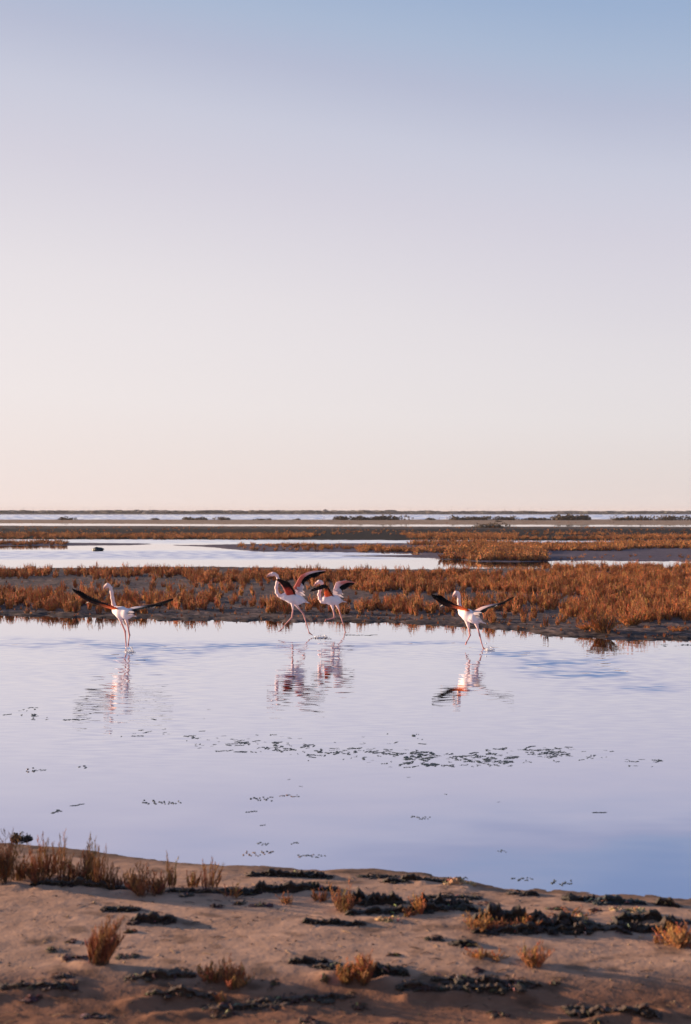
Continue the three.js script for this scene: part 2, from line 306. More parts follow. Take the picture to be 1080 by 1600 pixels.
// fine bush: woody stems and fleshy twigs, as two geometries
function bushShape(seed, { h, spread, stems, twigs, thick, lean = 0, bare = 0.12, tint = 1, fan = 0.7, palette = RUST, tw = 1 }) {
  const r = rng(seed), wood = new MB(), leaf = new MB();
  for (let s = 0; s < stems; s++) {
    const a = r() * 6.283, q = Math.sqrt(r()), hh = h * (0.36 + 0.64 * r() ** 1.25) * (1 - 0.22 * q * q), out = spread * q, c = palette[Math.floor(r() * 4)].map((v) => v * tint * (0.7 + 0.6 * r()));
    const b = V(Math.cos(a) * out * 0.45, -0.01, Math.sin(a) * out * 0.45), dx = Math.cos(a) * out * fan + lean * hh, dz = Math.sin(a) * out * fan, pts = [];
    const wob = r() * 6;
    for (let k = 0; k <= 4; k++) { const t = k / 4; pts.push(V(b.x + dx * t ** 1.3 + 0.012 * Math.sin(wob + t * 5) * t, b.y + hh * t, b.z + dz * t ** 1.3 + 0.012 * Math.cos(wob + t * 4) * t)); }
    wood.tube(pts, [1, 0.85, 0.7, 0.5, 0.25].map((v) => v * thick), 3, [0.13 * tint, 0.07 * tint, 0.035 * tint]);
    for (let k = 0; k < twigs; k++) {
      const t = bare + (1 - bare) * (k + r()) / twigs, f = t * 4, i = Math.min(3, Math.floor(f)), p = pts[i].clone().lerp(pts[i + 1], f - i), ta = r() * 6.283, len = h * (0.10 + 0.16 * r()) * (1.1 - 0.65 * t) * tw, o = len * 0.5 * fan / 0.7;
      const m = V(p.x + Math.cos(ta) * o * 0.6, p.y + len * 0.45, p.z + Math.sin(ta) * o * 0.6), e = V(p.x + Math.cos(ta) * o * 0.85, p.y + len, p.z + Math.sin(ta) * o * 0.85), g = 0.8 + 0.45 * r();
      leaf.tube([p, m, e], [thick * 0.7, thick * 0.95, thick * 0.35], 3, c.map((v) => v * g));
    }
  }
  return { wood: wood.build(), leaf: leaf.build() };
}
const one = (b) => mergeGeometries([b.wood, b.leaf]);
const stripShapes = [1, 2, 3, 4, 5].map((k) => bushShape(100 + k, { h: 0.42, spread: 0.12 + 0.02 * (k % 3), stems: 20, twigs: 9, thick: 0.0056, lean: 0.08 * Math.sin(k * 2), fan: 0.40 + 0.05 * (k % 4), tint: [0.95, 0.7, 1.1, 0.85, 1.0][k - 1] }));
const roundShapes = [1, 2].map((k) => bushShape(130 + k, { h: 0.42, spread: 0.24, stems: 60, twigs: 9, thick: 0.0056, fan: 1.0 }));
const stripOne = stripShapes.map(one);
const farOne = [1, 2, 3].map((k) => one(bushShape(140 + k, { h: 0.42, spread: 0.24, stems: 12, twigs: 4, thick: 0.015 })));
const stripMat = plantMat;
function placeBush(px, py, sc, k, label, group) {
  const d0 = dOf(py), x = xOf(px, d0), y = Math.max(0.0, height(x, d0)), t = thing('glasswort_bush', label, 'glasswort', V(x, y - 0.01, -d0), group);
  const B = k >= 10 ? roundShapes[k - 10] : stripShapes[k % 5]; mesh('stem', B.wood, stripMat, t); mesh('foliage', B.leaf, stripMat, t);
  t.scale.set(sc[0], sc[1], sc[0]); t.rotation.y = px * 1.7 + py;
  return t;
}
// bushes that stand out on the strip's water side
placeBush(942, 991, [1.35, 1.55], 10, 'big round rust bush at the water edge, mirrored in the lagoon');
placeBush(985, 982, [1.25, 1.35], 11, 'wide rust bush just behind the big round mirrored bush');
placeBush(1012, 976, [0.9, 1.25], 11, 'upright rust bush beyond the wide bush beside the mirrored one');
placeBush(915, 988, [0.8, 0.5], 11, 'low straggling glasswort tuft hugging the foot of the big mirrored bush');
placeBush(853, 983, [0.62, 0.95], 0, 'thin single glasswort spike on bare mud nearest the last flamingo');
placeBush(829, 975, [0.5, 0.7], 4, 'short glasswort spike beside the thin single spike on bare mud');
placeBush(872, 981, [0.5, 0.55], 1, 'smallest of the glasswort spikes on the bare mud');
placeBush(903, 977, [0.55, 0.6], 3, 'short tuft on mud between the spikes and the big mirrored bush');
placeBush(1058, 990, [0.7, 0.4], 10, 'low rust tuft on the mud near the strip end, close to water');
placeBush(1030, 981, [0.45, 0.85], 4, 'slim glasswort spike on mud behind the low tuft near water');
placeBush(80, 957, [0.8, 0.7], 10, 'dense front bush with yellow tips by the shore, beside the spread-winged flamingo');
placeBush(708, 967, [0.6, 0.5], 0, 'small tuft on mud directly behind the legs of the last flamingo');
const inFrontGroup = 'rust glasswort bushes along the water side of the marsh strip';
// soft boxes of growth in the photograph: across from, to, base height from, to, weight
const growth = [[-250, 300, 896, 904, 1.2], [-250, 100, 930, 957, 1.0], [100, 330, 937, 960, 0.62], [300, 580, 898, 913, 1.3], [280, 470, 943, 961, 0.26], [400, 560, 946, 964, 0.22], [560, 1300, 900, 929, 1.3], [540, 700, 950, 964, 0.9], [700, 900, 946, 962, 0.8], [880, 1300, 930, 975, 1.15], [860, 1300, 888, 899, 0.95], [100, 560, 908, 942, 0.07], [560, 900, 930, 948, 0.12], [760, 920, 962, 978, 0.10]];
const density = (px, py) => { let m = 0; for (const [a, b, c, e, w] of growth) m = Math.max(m, w * smooth(a - 25, a + 25, px) * smooth(b + 25, b - 25, px) * smooth(c - 2.5, c + 2.5, py) * smooth(e + 4, e - 4, py)); return m; };
{
  const r = rng(501), spots = [];
  for (let k = 0; k < 20000; k++) {
    const d = 29 + r() * 42, x = (r() * 2 - 1) * (0.31 * d), px = CX + x / d * FPX, py = CY + EYE * FPX / d;
    const w = density(px, py) * (0.12 + 1.2 * smooth(-0.4, 0.45, N2(x * 0.45, d * 0.4) + 0.4 * N2b(x * 1.6, d * 1.2)));
    if (r() > w * 0.95) continue;
    const L = land(x, d); if (L.s < 0.12) continue;
    spots.push([x, d, 0.5 + 0.85 * r() * (0.7 + 0.3 * N2(x * 0.3, d * 0.3)), r(), px, py]);
  }
  spots.sort((a, b) => a[1] - b[1]);
  const near = [], rest = [];
  for (const s of spots) (near.length < 230 && s[4] > -30 && s[4] < 1110 ? near : rest).push(s);
  near.forEach(([x, d, sc, q], i) => {
    const px = CX + x / d * FPX, place = px < 110 ? 'beyond the outer wing of the lone white flamingo' : px < 205 ? 'straight behind the lone white flamingo' : px < 300 ? 'beyond the inner wing of the lone white flamingo' : px < 415 ? 'between the lone flamingo and the striding pair' : px < 485 ? 'behind the larger striding flamingo' : px < 560 ? 'behind the smaller striding flamingo' : px < 670 ? 'between the striding pair and the splashing flamingo' : px < 735 ? 'behind the splashing flamingo' : px < 830 ? 'behind the pale wing of the splashing flamingo' : px < 920 ? 'between the splashing flamingo and the big mirrored bush' : px < 960 ? 'directly beyond the big mirrored bush' : px < 1000 ? 'beyond the wide bush next to the mirrored one' : 'past the big mirrored bush, toward the picture edge';
    const t = thing('glasswort_bush', (sc > 1.02 ? 'tall' : sc > 0.76 ? 'middling' : 'small') + ' rust ' + (d < 33.5 ? 'waterside ' : d < 36.5 ? 'front-row ' : d < 39.5 ? 'second-row ' : 'set-back ') + 'bush ' + place, 'glasswort', V(x, height(x, d) - 0.01, -d), inFrontGroup), k = Math.floor(q * 5);
    mesh('stem', stripShapes[k].wood, stripMat, t); mesh('foliage', stripShapes[k].leaf, stripMat, t); t.scale.set(sc * 1.05, sc, sc * 1.05); t.rotation.y = q * 40;
  });
  scatter('glasswort_cover', rest, stripOne, 'dense rust glasswort covering the far half of the marsh strip');
}
{
  const r = rng(511), low = [];
  for (let k = 0; k < 9000 && low.length < 1500; k++) {
    const d = 29.5 + r() * 26, x = (r() * 2 - 1) * 0.28 * d, L = land(x, d);
    if (L.k !== 0 || L.s < 0.15 || r() > 0.15 + 0.85 * smooth(0, 0.5, N2(x * 0.8, d * 1.6)) || r() < smooth(2.5, 6, L.s) * 0.8) continue;
    low.push([x, d, 0.10 + 0.22 * r() ** 2, r()]);
  }
  scatter('low_glasswort', low, stripOne, 'low sprigs and litter of glasswort on the wet margin of the strip');
}
function scatter(name, spots, shapes, label) {
  const q = new THREE.Object3D(), col = new THREE.Color();
  shapes.forEach((g, s) => {
    const mine = spots.filter((_, i) => i % shapes.length === s), im = new THREE.InstancedMesh(g, plantMat, mine.length);
    mine.forEach(([x, d, sc, u], i) => { q.position.set(x, Math.max(0, height(x, d)) - 0.01, -d); q.scale.set(sc * 1.05, sc, sc * 1.05); q.rotation.set(0, u * 40, 0); q.updateMatrix(); im.setMatrixAt(i, q.matrix); const v = 0.75 + 0.5 * ((u * 7.3) % 1); col.setRGB(v, v * (0.92 + 0.16 * ((u * 13.1) % 1)), v); im.setColorAt(i, col); });
    im.name = numbered(name); im.castShadow = im.receiveShadow = true; im.userData = { kind: 'stuff', label, category: 'glasswort' }; scene.add(im);
  });
}
{
  const r = rng(601), A = [], B = [];
  const add = (list, n, px0, px1, py0, py1, s0, s1, thin = 0) => { for (let k = 0; k < n; k++) { const py = lerp(py0, py1, r()), d = dOf(py), px = lerp(px0, px1, r()), x = xOf(px, d); if (thin && N2(x * thin, d * thin * 0.7) < -0.15) continue; if (land(x, d).s < 0.2) continue; A === list; list.push([x, d, lerp(s0, s1, r()), r()]); } };
  add(A, 700, 690, 852, 862, 877, 0.9, 1.55, 0.12); add(A, 900, 560, 852, 856, 866, 0.7, 1.3, 0.1); add(A, 220, 372, 560, 852, 861, 0.6, 1.1, 0.15);
  add(A, 2200, 600, 1250, 849, 862, 0.8, 1.5, 0.05); add(A, 150, -150, 106, 848, 852, 0.8, 1.3); add(A, 60, 850, 1200, 868, 876, 0.4, 0.6, 0.2);
  add(B, 5200, -200, 1280, 835.5, 843.5, 0.7, 1.35, 0.04); add(B, 900, -200, 1280, 824, 836, 0.5, 1.0, 0.05); add(B, 900, -200, 1280, 812, 818, 0.3, 0.7, 0.02);
  scatter('sandbar_glasswort', A, farOne, 'bright rust glasswort on the sandbars of the second lagoon');
  scatter('mudflat_glasswort', B, farOne, 'thin line of rust glasswort along the far mud flat');
}

// ---------------------------------------------------------------- lumps: wrack, clods, boulder
function lump(mb, c, rx, ry, rz, seed, col, rough = 0.35, detail = 3, freq = 1.6) {
  const g = new THREE.IcosahedronGeometry(1, detail); g.deleteAttribute('normal'); g.deleteAttribute('uv');
  const p = g.attributes.position, map = new Map(), P = [], C = [], I = [];
  for (let i = 0; i < p.count; i++) {
    const x = p.getX(i), y = p.getY(i), z = p.getZ(i), key = Math.round(x * 1e4) + ',' + Math.round(y * 1e4) + ',' + Math.round(z * 1e4);
    if (!map.has(key)) {
      const k = 1 + rough * (N3(x * freq + seed * 3.7, y * freq, z * freq) + 0.55 * N3(x * freq * 2.7, y * freq * 2.7 + seed, z * freq * 2.7) + 0.3 * N3(x * freq * 6, y * freq * 6, z * freq * 6 + seed));
      map.set(key, P.length / 3); P.push(c.x + x * k * rx, c.y + y * k * ry, c.z + z * k * rz);
      const v = 1 + 0.4 * N3(x * 3 + seed, y * 3, z * 3); C.push(col[0] * v, col[1] * v, col[2] * v);
    }
    I.push(map.get(key));
  }
  mb.geo(P, I, C);
}
const lumpMat = new THREE.MeshStandardMaterial({ vertexColors: true, roughness: 0.85, side: THREE.DoubleSide });
const wetMat = new THREE.MeshStandardMaterial({ vertexColors: true, roughness: 0.45 });
{
  const d = 99, m = new MB(); lump(m, V(0, 0.07, 0), 0.40, 0.2, 0.3, 4, [0.012, 0.014, 0.014], 0.2, 4, 1.1);
  const o = mesh('boulder', m.build(), wetMat); o.position.copy(at(153, 860, d)).setY(0); tag(o, 'dark wet boulder alone in the second lagoon', 'boulder');
}
const DARK = [0.036, 0.020, 0.012], STRAW = [0.36, 0.22, 0.11], MUD = [0.105, 0.056, 0.034];
// ledge of dried seaweed and mud: width and height in the photograph's pixels at its place
function wrack(name, label, category, px, py, w, h, seed, { straw = 0.15, col = DARK, depth = 0.6, group, level } = {}) {
  const r = rng(seed * 31 + 7), d = dOf(py) * (level === 0 ? 1 : 1 - 0.08 / EYE), W = w / FPX * d / 2 * 1.1, Hh = h / FPX * d * (h > 8 ? 1.35 : 1.1), mb = new MB(), x0 = xOf(px, d), n = Math.max(3, Math.round(w / 11));
  const slope = (r() - 0.5) * 0.3, yb = (x, z) => level === 0 ? 0 : height(x, -z);
  const base = V(x0, yb(x0, -d), -d);
  for (let k = 0; k < n; k++) {
    const t = n > 1 ? (k + 0.2 + 0.6 * r()) / n * 2 - 1 : 0, x = t * W, z = slope * x + (r() - 0.5) * W * 0.25 * depth, env = 0.5 + 0.5 * Math.sqrt(1 - t * t * 0.9), s = Hh * env * (0.15 + 0.75 * r() ** 2);
    lump(mb, V(x, yb(x0 + x, -d + z) - base.y + s * 0.08, z + (r() - 0.5) * 0.08 * depth), W / n * (0.9 + 1.6 * r() * r()), s * 0.6, W / n * (0.7 + r()) + 0.02 * depth, seed + k, (straw > 0.7 ? STRAW : col).map((v) => v * (0.8 + 0.4 * r())), 0.6, 3, 2.0);
  }
  if (straw < 0.7 && w > 30) {                                 // curled crust, its broken lip towards the water's far side
    const M = Math.round(w / 1.6), rows = [], c2 = col.map((v, i) => v * 1.2 + [0.012, 0.007, 0.005][i]);
    for (let k = 0; k <= M; k++) {
      const t = k / M * 2 - 1, x = t * W * 1.04, wave = 0.03 * depth * N2(x * 3 + seed, 5) + 0.012 * N2b(x * 14, seed), e = Math.pow(Math.max(0, 1 - t * t), 0.35), top = Hh * e * clamp(0.62 + 0.45 * N2(x * 7, seed * 2.1) + 0.25 * N2b(x * 26, seed), 0.08, 1.25), D = 0.03 + Hh * 0.9, y0 = yb(x0 + x, -d + slope * x + wave) - base.y;
      rows.push([[-D * 1.4, -0.012], [-D * 0.5, top * 0.62], [0, top], [D * 0.28, top * 0.92], [D * 0.34, top * 0.72], [D * 0.12, top * 0.4], [D * 0.3, -0.014]].map(([z, y], q) => mb.vert(V(x + 0.006 * N2(k * 1.3, q), y0 + y + 0.003 * N2b(k * 0.9, q * 3), slope * x + wave + z), (q < 2 ? c2 : col).map((v) => v * (0.8 + 0.4 * r())))));
    }
    for (let k = 0; k < M; k++) for (let q = 0; q < 6; q++) mb.i.push(rows[k][q], rows[k][q + 1], rows[k + 1][q], rows[k][q + 1], rows[k + 1][q + 1], rows[k + 1][q]);
  }
  for (let k = 0; k < n * 2 + 5; k++) { // matted strands and flakes
    const t = r() * 2 - 1, x = t * W * 1.02, z = slope * x + (r() - 0.5) * (W * 0.3 * depth + 0.05), y = yb(x0 + x, -d + z) - base.y, l = 0.015 + 0.05 * r(), a = r() * 6.28, up = Hh * (0.1 + 0.5 * r()) * Math.sqrt(1 - t * t * 0.9), gold = r() < straw;
    const w = 0.003 + 0.004 * r(), e = (r() - 0.55) * l * 0.4;
    mb.tube([V(x - Math.cos(a) * l * 0.5, y + up * 0.7, z - Math.sin(a) * l * 0.5), V(x, y + up + 0.006, z), V(x + Math.cos(a) * l * 0.5, y + up * 0.7 + e, z + Math.sin(a) * l * 0.5)], [w * 0.6, w, w * 0.4], 3, (gold ? STRAW : col).map((v) => v * (0.5 + 0.9 * r())));
  }
  const o = mesh(name, mb.build(), lumpMat); o.position.copy(base); return tag(o, label, category, group);
}
wrack('wrack_pile', 'dark wrack clump standing in water next to the tall plant at the picture edge', 'wrack', 33, 1310, 30, 13, 1, { straw: 0.02, level: 0 });
wrack('wrack_ledge', 'flat dark seaweed ledge right on the waterline, below the floating golden scrap', 'seaweed', 455, 1362, 118, 9, 2, { straw: 0.06 });
wrack('wrack_ledge', 'dark lumpy wrack behind the row of feathery plants, shorter of two side by side', 'seaweed', 415, 1393, 66, 14, 3);
wrack('wrack_ledge', 'dark wrack with a straw-coloured tuft, ending at the small upright plant', 'seaweed', 483, 1392, 74, 14, 4, { straw: 0.35 });
wrack('driftwood_log', 'short dark log with a pale broken end lying on the sand', 'driftwood', 522, 1447, 88, 9, 5, { straw: 0.08, depth: 0.3 });
wrack('wrack_ledge', 'longest dark seaweed ridge in the middle of the beach', 'seaweed', 585, 1414, 78, 20, 6, { straw: 0.05 });
wrack('wrack_ledge', 'dark seaweed ridge just beyond the thin golden plant mid-beach', 'seaweed', 690, 1418, 90, 16, 7, { straw: 0.1 });
wrack('wrack_ledge', 'dark shoreline ledge with a straw-coloured heap at one end', 'seaweed', 655, 1369, 100, 9, 8, { straw: 0.12 });
wrack('straw_heap', 'straw-coloured heap at the end of the dark shoreline ledge', 'dry weed', 716, 1375, 40, 13, 9, { straw: 0.85 });
wrack('wrack_ledge', 'thin black ledge touching the water beside the dark shoreline ledge', 'seaweed', 590, 1360, 52, 5, 10, { straw: 0 });
wrack('wrack_ledge', 'small dark mound on the shoreline below the floating twin weeds', 'seaweed', 818, 1389, 44, 7, 11, { straw: 0.2 });
wrack('wrack_ledge', 'dark wet mound at the waterline before the teal wrack', 'seaweed', 908, 1399, 42, 11, 12, { straw: 0.1 });
wrack('wrack_ledge', 'teal-black wrack lying half in water near the picture corner', 'seaweed', 962, 1404, 84, 10, 13, { straw: 0.15, col: [0.03, 0.036, 0.036] });
wrack('wrack_ledge', 'last small wrack on the waterline beside the teal-black wrack', 'seaweed', 1042, 1407, 34, 10, 14, { straw: 0.3 });
wrack('wrack_ledge', 'broad black wrack ridge under the pale twisted heap', 'seaweed', 800, 1444, 110, 20, 15, { straw: 0.14 });
wrack('wrack_ledge', 'black wrack ridge carrying tan scraps behind the broad ridge', 'seaweed', 880, 1450, 96, 20, 16, { straw: 0.22 });
[[648, 1425, 190, 9, 'thin black crust line along the foot of the longest seaweed ridge'], [862, 1457, 220, 12, 'long low crust under both black ridges'], [1015, 1436, 100, 12, 'ragged crust between the pale straw heap and the dark wrack bank'], [560, 1516, 130, 8, 'broken crust line just beyond the twin amber tufts'], [470, 1551, 150, 7, 'low brown crust line across the middle of the lower beach'], [250, 1528, 96, 11, 'slanting dark crust beside the wide amber tuft'], [385, 1560, 120, 6, 'faint brown crust line below the wide amber tuft pair'], [760, 1534, 150, 9, 'upper crust edge of the long lower-beach ridge'], [930, 1562, 90, 8, 'short crust edge above the lowest ridge'], [330, 1393, 130, 8, 'dark crust joining the fan-shaped plant to the wrack ledges'], [700, 1398, 90, 6, 'thin crust between the shoreline ledge and the mid-beach ridge'], [130, 1390, 150, 10, 'dark crust under the shoreline plant group'], [60, 1540, 110, 7, 'brown crust edge low on the sunny side of the beach']]
  .forEach(([px, py, w, h, l], k) => wrack('mud_crust', l, 'crust', px, py, w, h, 100 + k, { straw: 0.1, col: py > 1500 ? MUD.map((v) => v * 0.6) : DARK }));
wrack('straw_heap', 'pale twisted straw heap on the broad black wrack ridge', 'dry weed', 906, 1446, 34, 20, 17, { straw: 0.95 });
wrack('straw_heap', 'pale straw heap beyond the black ridges, close to the water', 'dry weed', 982, 1423, 46, 13, 18, { straw: 0.8 });
wrack('wrack_ledge', 'dark wrack bank under the low bushy plant at the picture edge', 'seaweed', 1015, 1452, 100, 20, 19, { straw: 0.3 });
wrack('mud_clod', 'flat dark clod on open sand above the log-like clod', 'clod', 188, 1427, 52, 10, 20, { straw: 0.03 });
wrack('mud_clod', 'long dark clod with a pale tip, next to the bushy amber plant', 'clod', 238, 1445, 66, 13, 21, { straw: 0.16 });
wrack('straw_heap', 'small pale straw scrap in front of the longest seaweed ridge', 'dry weed', 606, 1441, 32, 9, 22, { straw: 1 });
wrack('mud_clod', 'small wedge-shaped dark clod alone on the open sand', 'clod', 680, 1471, 26, 8, 23, { straw: 0 });
wrack('mud_clod', 'dark clod between the wedge-shaped clod and the low golden plants', 'clod', 724, 1482, 40, 9, 24, { straw: 0.1 });
wrack('mud_clod', 'dark crust lying in front of the twin amber tufts', 'clod', 482, 1508, 54, 9, 25, { straw: 0 });
wrack('wrack_ledge', 'dark crust ridge beside the twin amber tufts', 'seaweed', 603, 1527, 62, 14, 26, { straw: 0.08 });
wrack('wrack_ledge', 'long dark crust ridge on the lower beach', 'seaweed', 720, 1544, 180, 10, 27, { straw: 0.06, col: MUD.map((v) => v * 0.55) });
wrack('wrack_ledge', 'dark crust ridge lowest on the beach toward the corner', 'seaweed', 960, 1573, 124, 12, 28, { straw: 0.06, col: MUD.map((v) => v * 0.55) });
wrack('wrack_ledge', 'brown crust ridge below the wide amber tuft', 'seaweed', 285, 1548, 100, 9, 29, { straw: 0.03, col: MUD.map((v) => v * 0.7) });
const MARKS = [[188, 1427, 'flat dark clod on open sand'], [238, 1445, 'long dark clod with a pale tip'], [155, 1508, 'big leaning amber plant'], [350, 1530, 'wide amber tuft pair'], [555, 1530, 'twin amber tufts'], [680, 1471, 'wedge-shaped clod'], [834, 1508, 'golden plant with the long shadow'], [720, 1544, 'long crust ridge of the lower beach'], [960, 1573, 'lowest crust ridge'], [420, 1393, 'shorter of two wrack ledges'], [800, 1444, 'broad black wrack ridge'], [900, 1446, 'pale twisted straw heap'], [228, 1397, 'dense amber-based plant'], [285, 1548, 'brown crust ridge'], [482, 1508, 'dark crust before the twin tufts']];
const clodSeen = new Map();
function clodLabel(px, py) {
  const m = MARKS.map((q) => [Math.hypot(px - q[0], (py - q[1]) * 2), q]).sort((a, b) => a[0] - b[0])[0][1], dy = py - m[1], dx = px - m[0];
  const s = Math.abs(dy) * 2 > Math.abs(dx) ? (dy > 0 ? 'nearer the camera than' : 'beyond') : (dx > 0 ? 'on the shadow side of' : 'on the sunny side of');
  const key = s + m[2], n = (clodSeen.get(key) ?? 0) + 1; clodSeen.set(key, n);
  return (n === 1 ? 'small clod ' : n === 2 ? 'another small clod, farther off, ' : 'third small clod, farthest off, ') + s + ' the ' + m[2];
}
{
  const r = rng(900);
  [[338, 1419, 16, 8], [375, 1414, 18, 5], [410, 1416, 28, 6], [206, 1460, 14, 4], [80, 1489, 18, 5], [112, 1475, 10, 3], [748, 1522, 12, 6], [118, 1503, 36, 6], [100, 1530, 30, 5], [50, 1552, 24, 5], [430, 1536, 14, 8], [508, 1533, 10, 12], [350, 1568, 30, 6], [480, 1580, 26, 6], [560, 1560, 20, 5], [620, 1590, 26, 6], [150, 1572, 36, 6], [780, 1570, 24, 6], [930, 1590, 20, 12], [200, 1500, 30, 6], [615, 1497, 12, 4], [865, 1535, 10, 3], [290, 1400, 22, 6], [760, 1408, 20, 5], [870, 1418, 26, 6], [930, 1420, 20, 5]]
    .forEach(([px, py, w, h], k) => wrack('sand_clod', clodLabel(px, py), 'clod', px, py, w, h, 40 + k, { straw: 0.1, col: MUD.map((v) => v * (0.5 + 0.6 * r())), group: 'small clods scattered on the beach' }));
}

// ---------------------------------------------------------------- plants of the near beach
function beachPlant(label, px, py, hpx, spreadpx, seed, opt = {}) {
  const d = dOf(py) * (1 - 0.1 / EYE), h = hpx / FPX * d, sp = spreadpx / FPX * d / 2, x = xOf(px, d);
  const t = thing('glasswort_plant', label, 'glasswort', V(x, height(x, d) - 0.005, -d));
  const b = bushShape(seed, { h, spread: sp, stems: 26, twigs: 12, thick: 0.0028, lean: 0, tint: 0.9, palette: AMBER, fan: 0.85, tw: 1.25, ...opt });
  mesh('stem', b.wood, plantMat, t); mesh('foliage', b.leaf, plantMat, t);
  return t;
}
const feathery = { stems: 11, twigs: 22, thick: 0.0022, bare: 0.15, tint: 0.8, fan: 0.5, tw: 0.85 };
beachPlant('tall dark plant cut by the picture edge beside the wrack in water', 6, 1380, 92, 46, 201, { stems: 40, tint: 0.6 });
beachPlant('tallest feathery plant of the group above the shoreline', 62, 1372, 98, 40, 202, feathery);
beachPlant('feathery plant second tallest, beside the tallest one of the shoreline group', 97, 1371, 86, 44, 203, feathery);
beachPlant('bushy dark plant in the middle of the shoreline group', 128, 1375, 56, 56, 204, { stems: 30, tint: 0.55 });
beachPlant('feathery plant with dark base at the inner end of the shoreline group', 158, 1384, 74, 48, 205, { ...feathery, stems: 22, tint: 0.6 });
[[30, 1372, 52, 40, 0.5, 'dark filler plant between the edge plant and the tallest feathery one'], [78, 1364, 60, 44, 0.55, 'wispy plant squeezed between the two tallest feathery plants'], [112, 1378, 42, 52, 0.45, 'squat dark plant before the second tallest feathery one'], [142, 1370, 80, 30, 0.6, 'slender wispy plant behind the bushy dark plant'], [176, 1386, 44, 52, 0.5, 'low dark plant closing the inner end of the shoreline group'], [66, 1380, 34, 60, 0.42, 'spreading dark plant nearest the camera in the shoreline group'], [206, 1390, 40, 34, 0.6, 'small plant between the shoreline group and the amber-based plant'], [248, 1390, 44, 36, 0.65, 'wispy companion leaning on the dense amber-based plant'], [300, 1378, 34, 30, 0.7, 'small wispy plant before the fan-shaped one'], [500, 1402, 26, 34, 0.8, 'small russet plant on the wrack with the straw tuft'], [790, 1446, 22, 40, 0.9, 'low russet plant between two amber plants on the black ridge'], [1036, 1466, 26, 44, 0.9, 'low amber plant next to the bushy orange one at the picture edge'], [640, 1428, 20, 26, 0.8, 'tiny sprig below the thin golden plant']]
  .forEach(([px, py, h, w, tint, l], k) => beachPlant(l, px, py, h, w, 240 + k, { ...feathery, stems: 22, tint }));
beachPlant('low dark plant at the foot of the shoreline group', 45, 1368, 40, 50, 214, { stems: 26, tint: 0.55 });
beachPlant('dense amber-based plant standing apart, between feathery neighbours', 228, 1397, 62, 58, 206, { stems: 30, tint: 0.7 });
beachPlant('slim feathery spire next to the dense amber-based plant', 268, 1382, 76, 32, 207, { ...feathery, stems: 8 });
beachPlant('open fan-shaped feathery plant on the shoreline', 326, 1385, 60, 52, 208, { ...feathery, stems: 14 });
beachPlant('sprawling little plant in front of the fan-shaped one', 362, 1396, 32, 44, 209, { ...feathery, stems: 10 });
beachPlant('upright bushy plant beside the longest seaweed ridge', 536, 1418, 52, 44, 210, { stems: 28, tint: 0.8 });
beachPlant('thin golden plant growing in the dark seaweed ridge', 657, 1424, 40, 38, 211, { stems: 12, tint: 0.95 });
beachPlant('big bushy amber plant leaning over on the open sand', 155, 1508, 80, 58, 212, { stems: 60, twigs: 14, thick: 0.003, lean: 0.32, tint: 0.8, fan: 0.55 });
beachPlant('wide amber tuft, taller half of the pair on the lower beach', 366, 1532, 54, 48, 213, { stems: 40, lean: 0.1, thick: 0.003 });
beachPlant('wide amber tuft, lower half of the pair on the lower beach', 330, 1526, 32, 46, 215, { stems: 34, thick: 0.003 });
beachPlant('little amber sprig below the wide amber tuft pair', 345, 1548, 22, 24, 216, { stems: 14, thick: 0.003 });
beachPlant('taller of the twin amber tufts beside the dark crust', 568, 1532, 58, 32, 217, { stems: 34, thick: 0.003 });
beachPlant('shorter of the twin amber tufts beside the dark crust', 540, 1530, 44, 34, 218, { stems: 28, thick: 0.003 });
beachPlant('golden plant with a long thin shadow on the open sand', 834, 1508, 46, 50, 219, { stems: 24, lean: 0.05, thick: 0.003, tint: 0.9 });
beachPlant('low golden plant leaning away from the dark clod', 750, 1496, 26, 34, 220, { stems: 16, lean: -0.4, thick: 0.003 });
beachPlant('low golden sprawling plant between the leaning plant and the shadowed one', 778, 1499, 18, 40, 221, { stems: 14, thick: 0.003 });
beachPlant('amber bushy plant spreading on the broad black ridge', 752, 1450, 34, 58, 222, { stems: 36, thick: 0.003 });
beachPlant('smaller amber plant at the end of the broad black ridge', 822, 1449, 26, 40, 223, { stems: 22, thick: 0.003 });
beachPlant('flat russet plant lying on top of the black ridge', 892, 1424, 14, 70, 224, { stems: 30, thick: 0.003 });
beachPlant('low bushy orange plant at the picture edge on the dark wrack bank', 1062, 1472, 42, 66, 225, { stems: 50, thick: 0.003, tint: 1.05 });
beachPlant('straw-tipped sprig growing in the shorter dark wrack', 448, 1408, 22, 28, 226, { stems: 12, thick: 0.003 });
beachPlant('tiny russet sprig standing by the lowest crust ridge', 930, 1592, 18, 14, 227, { stems: 10, thick: 0.003 });

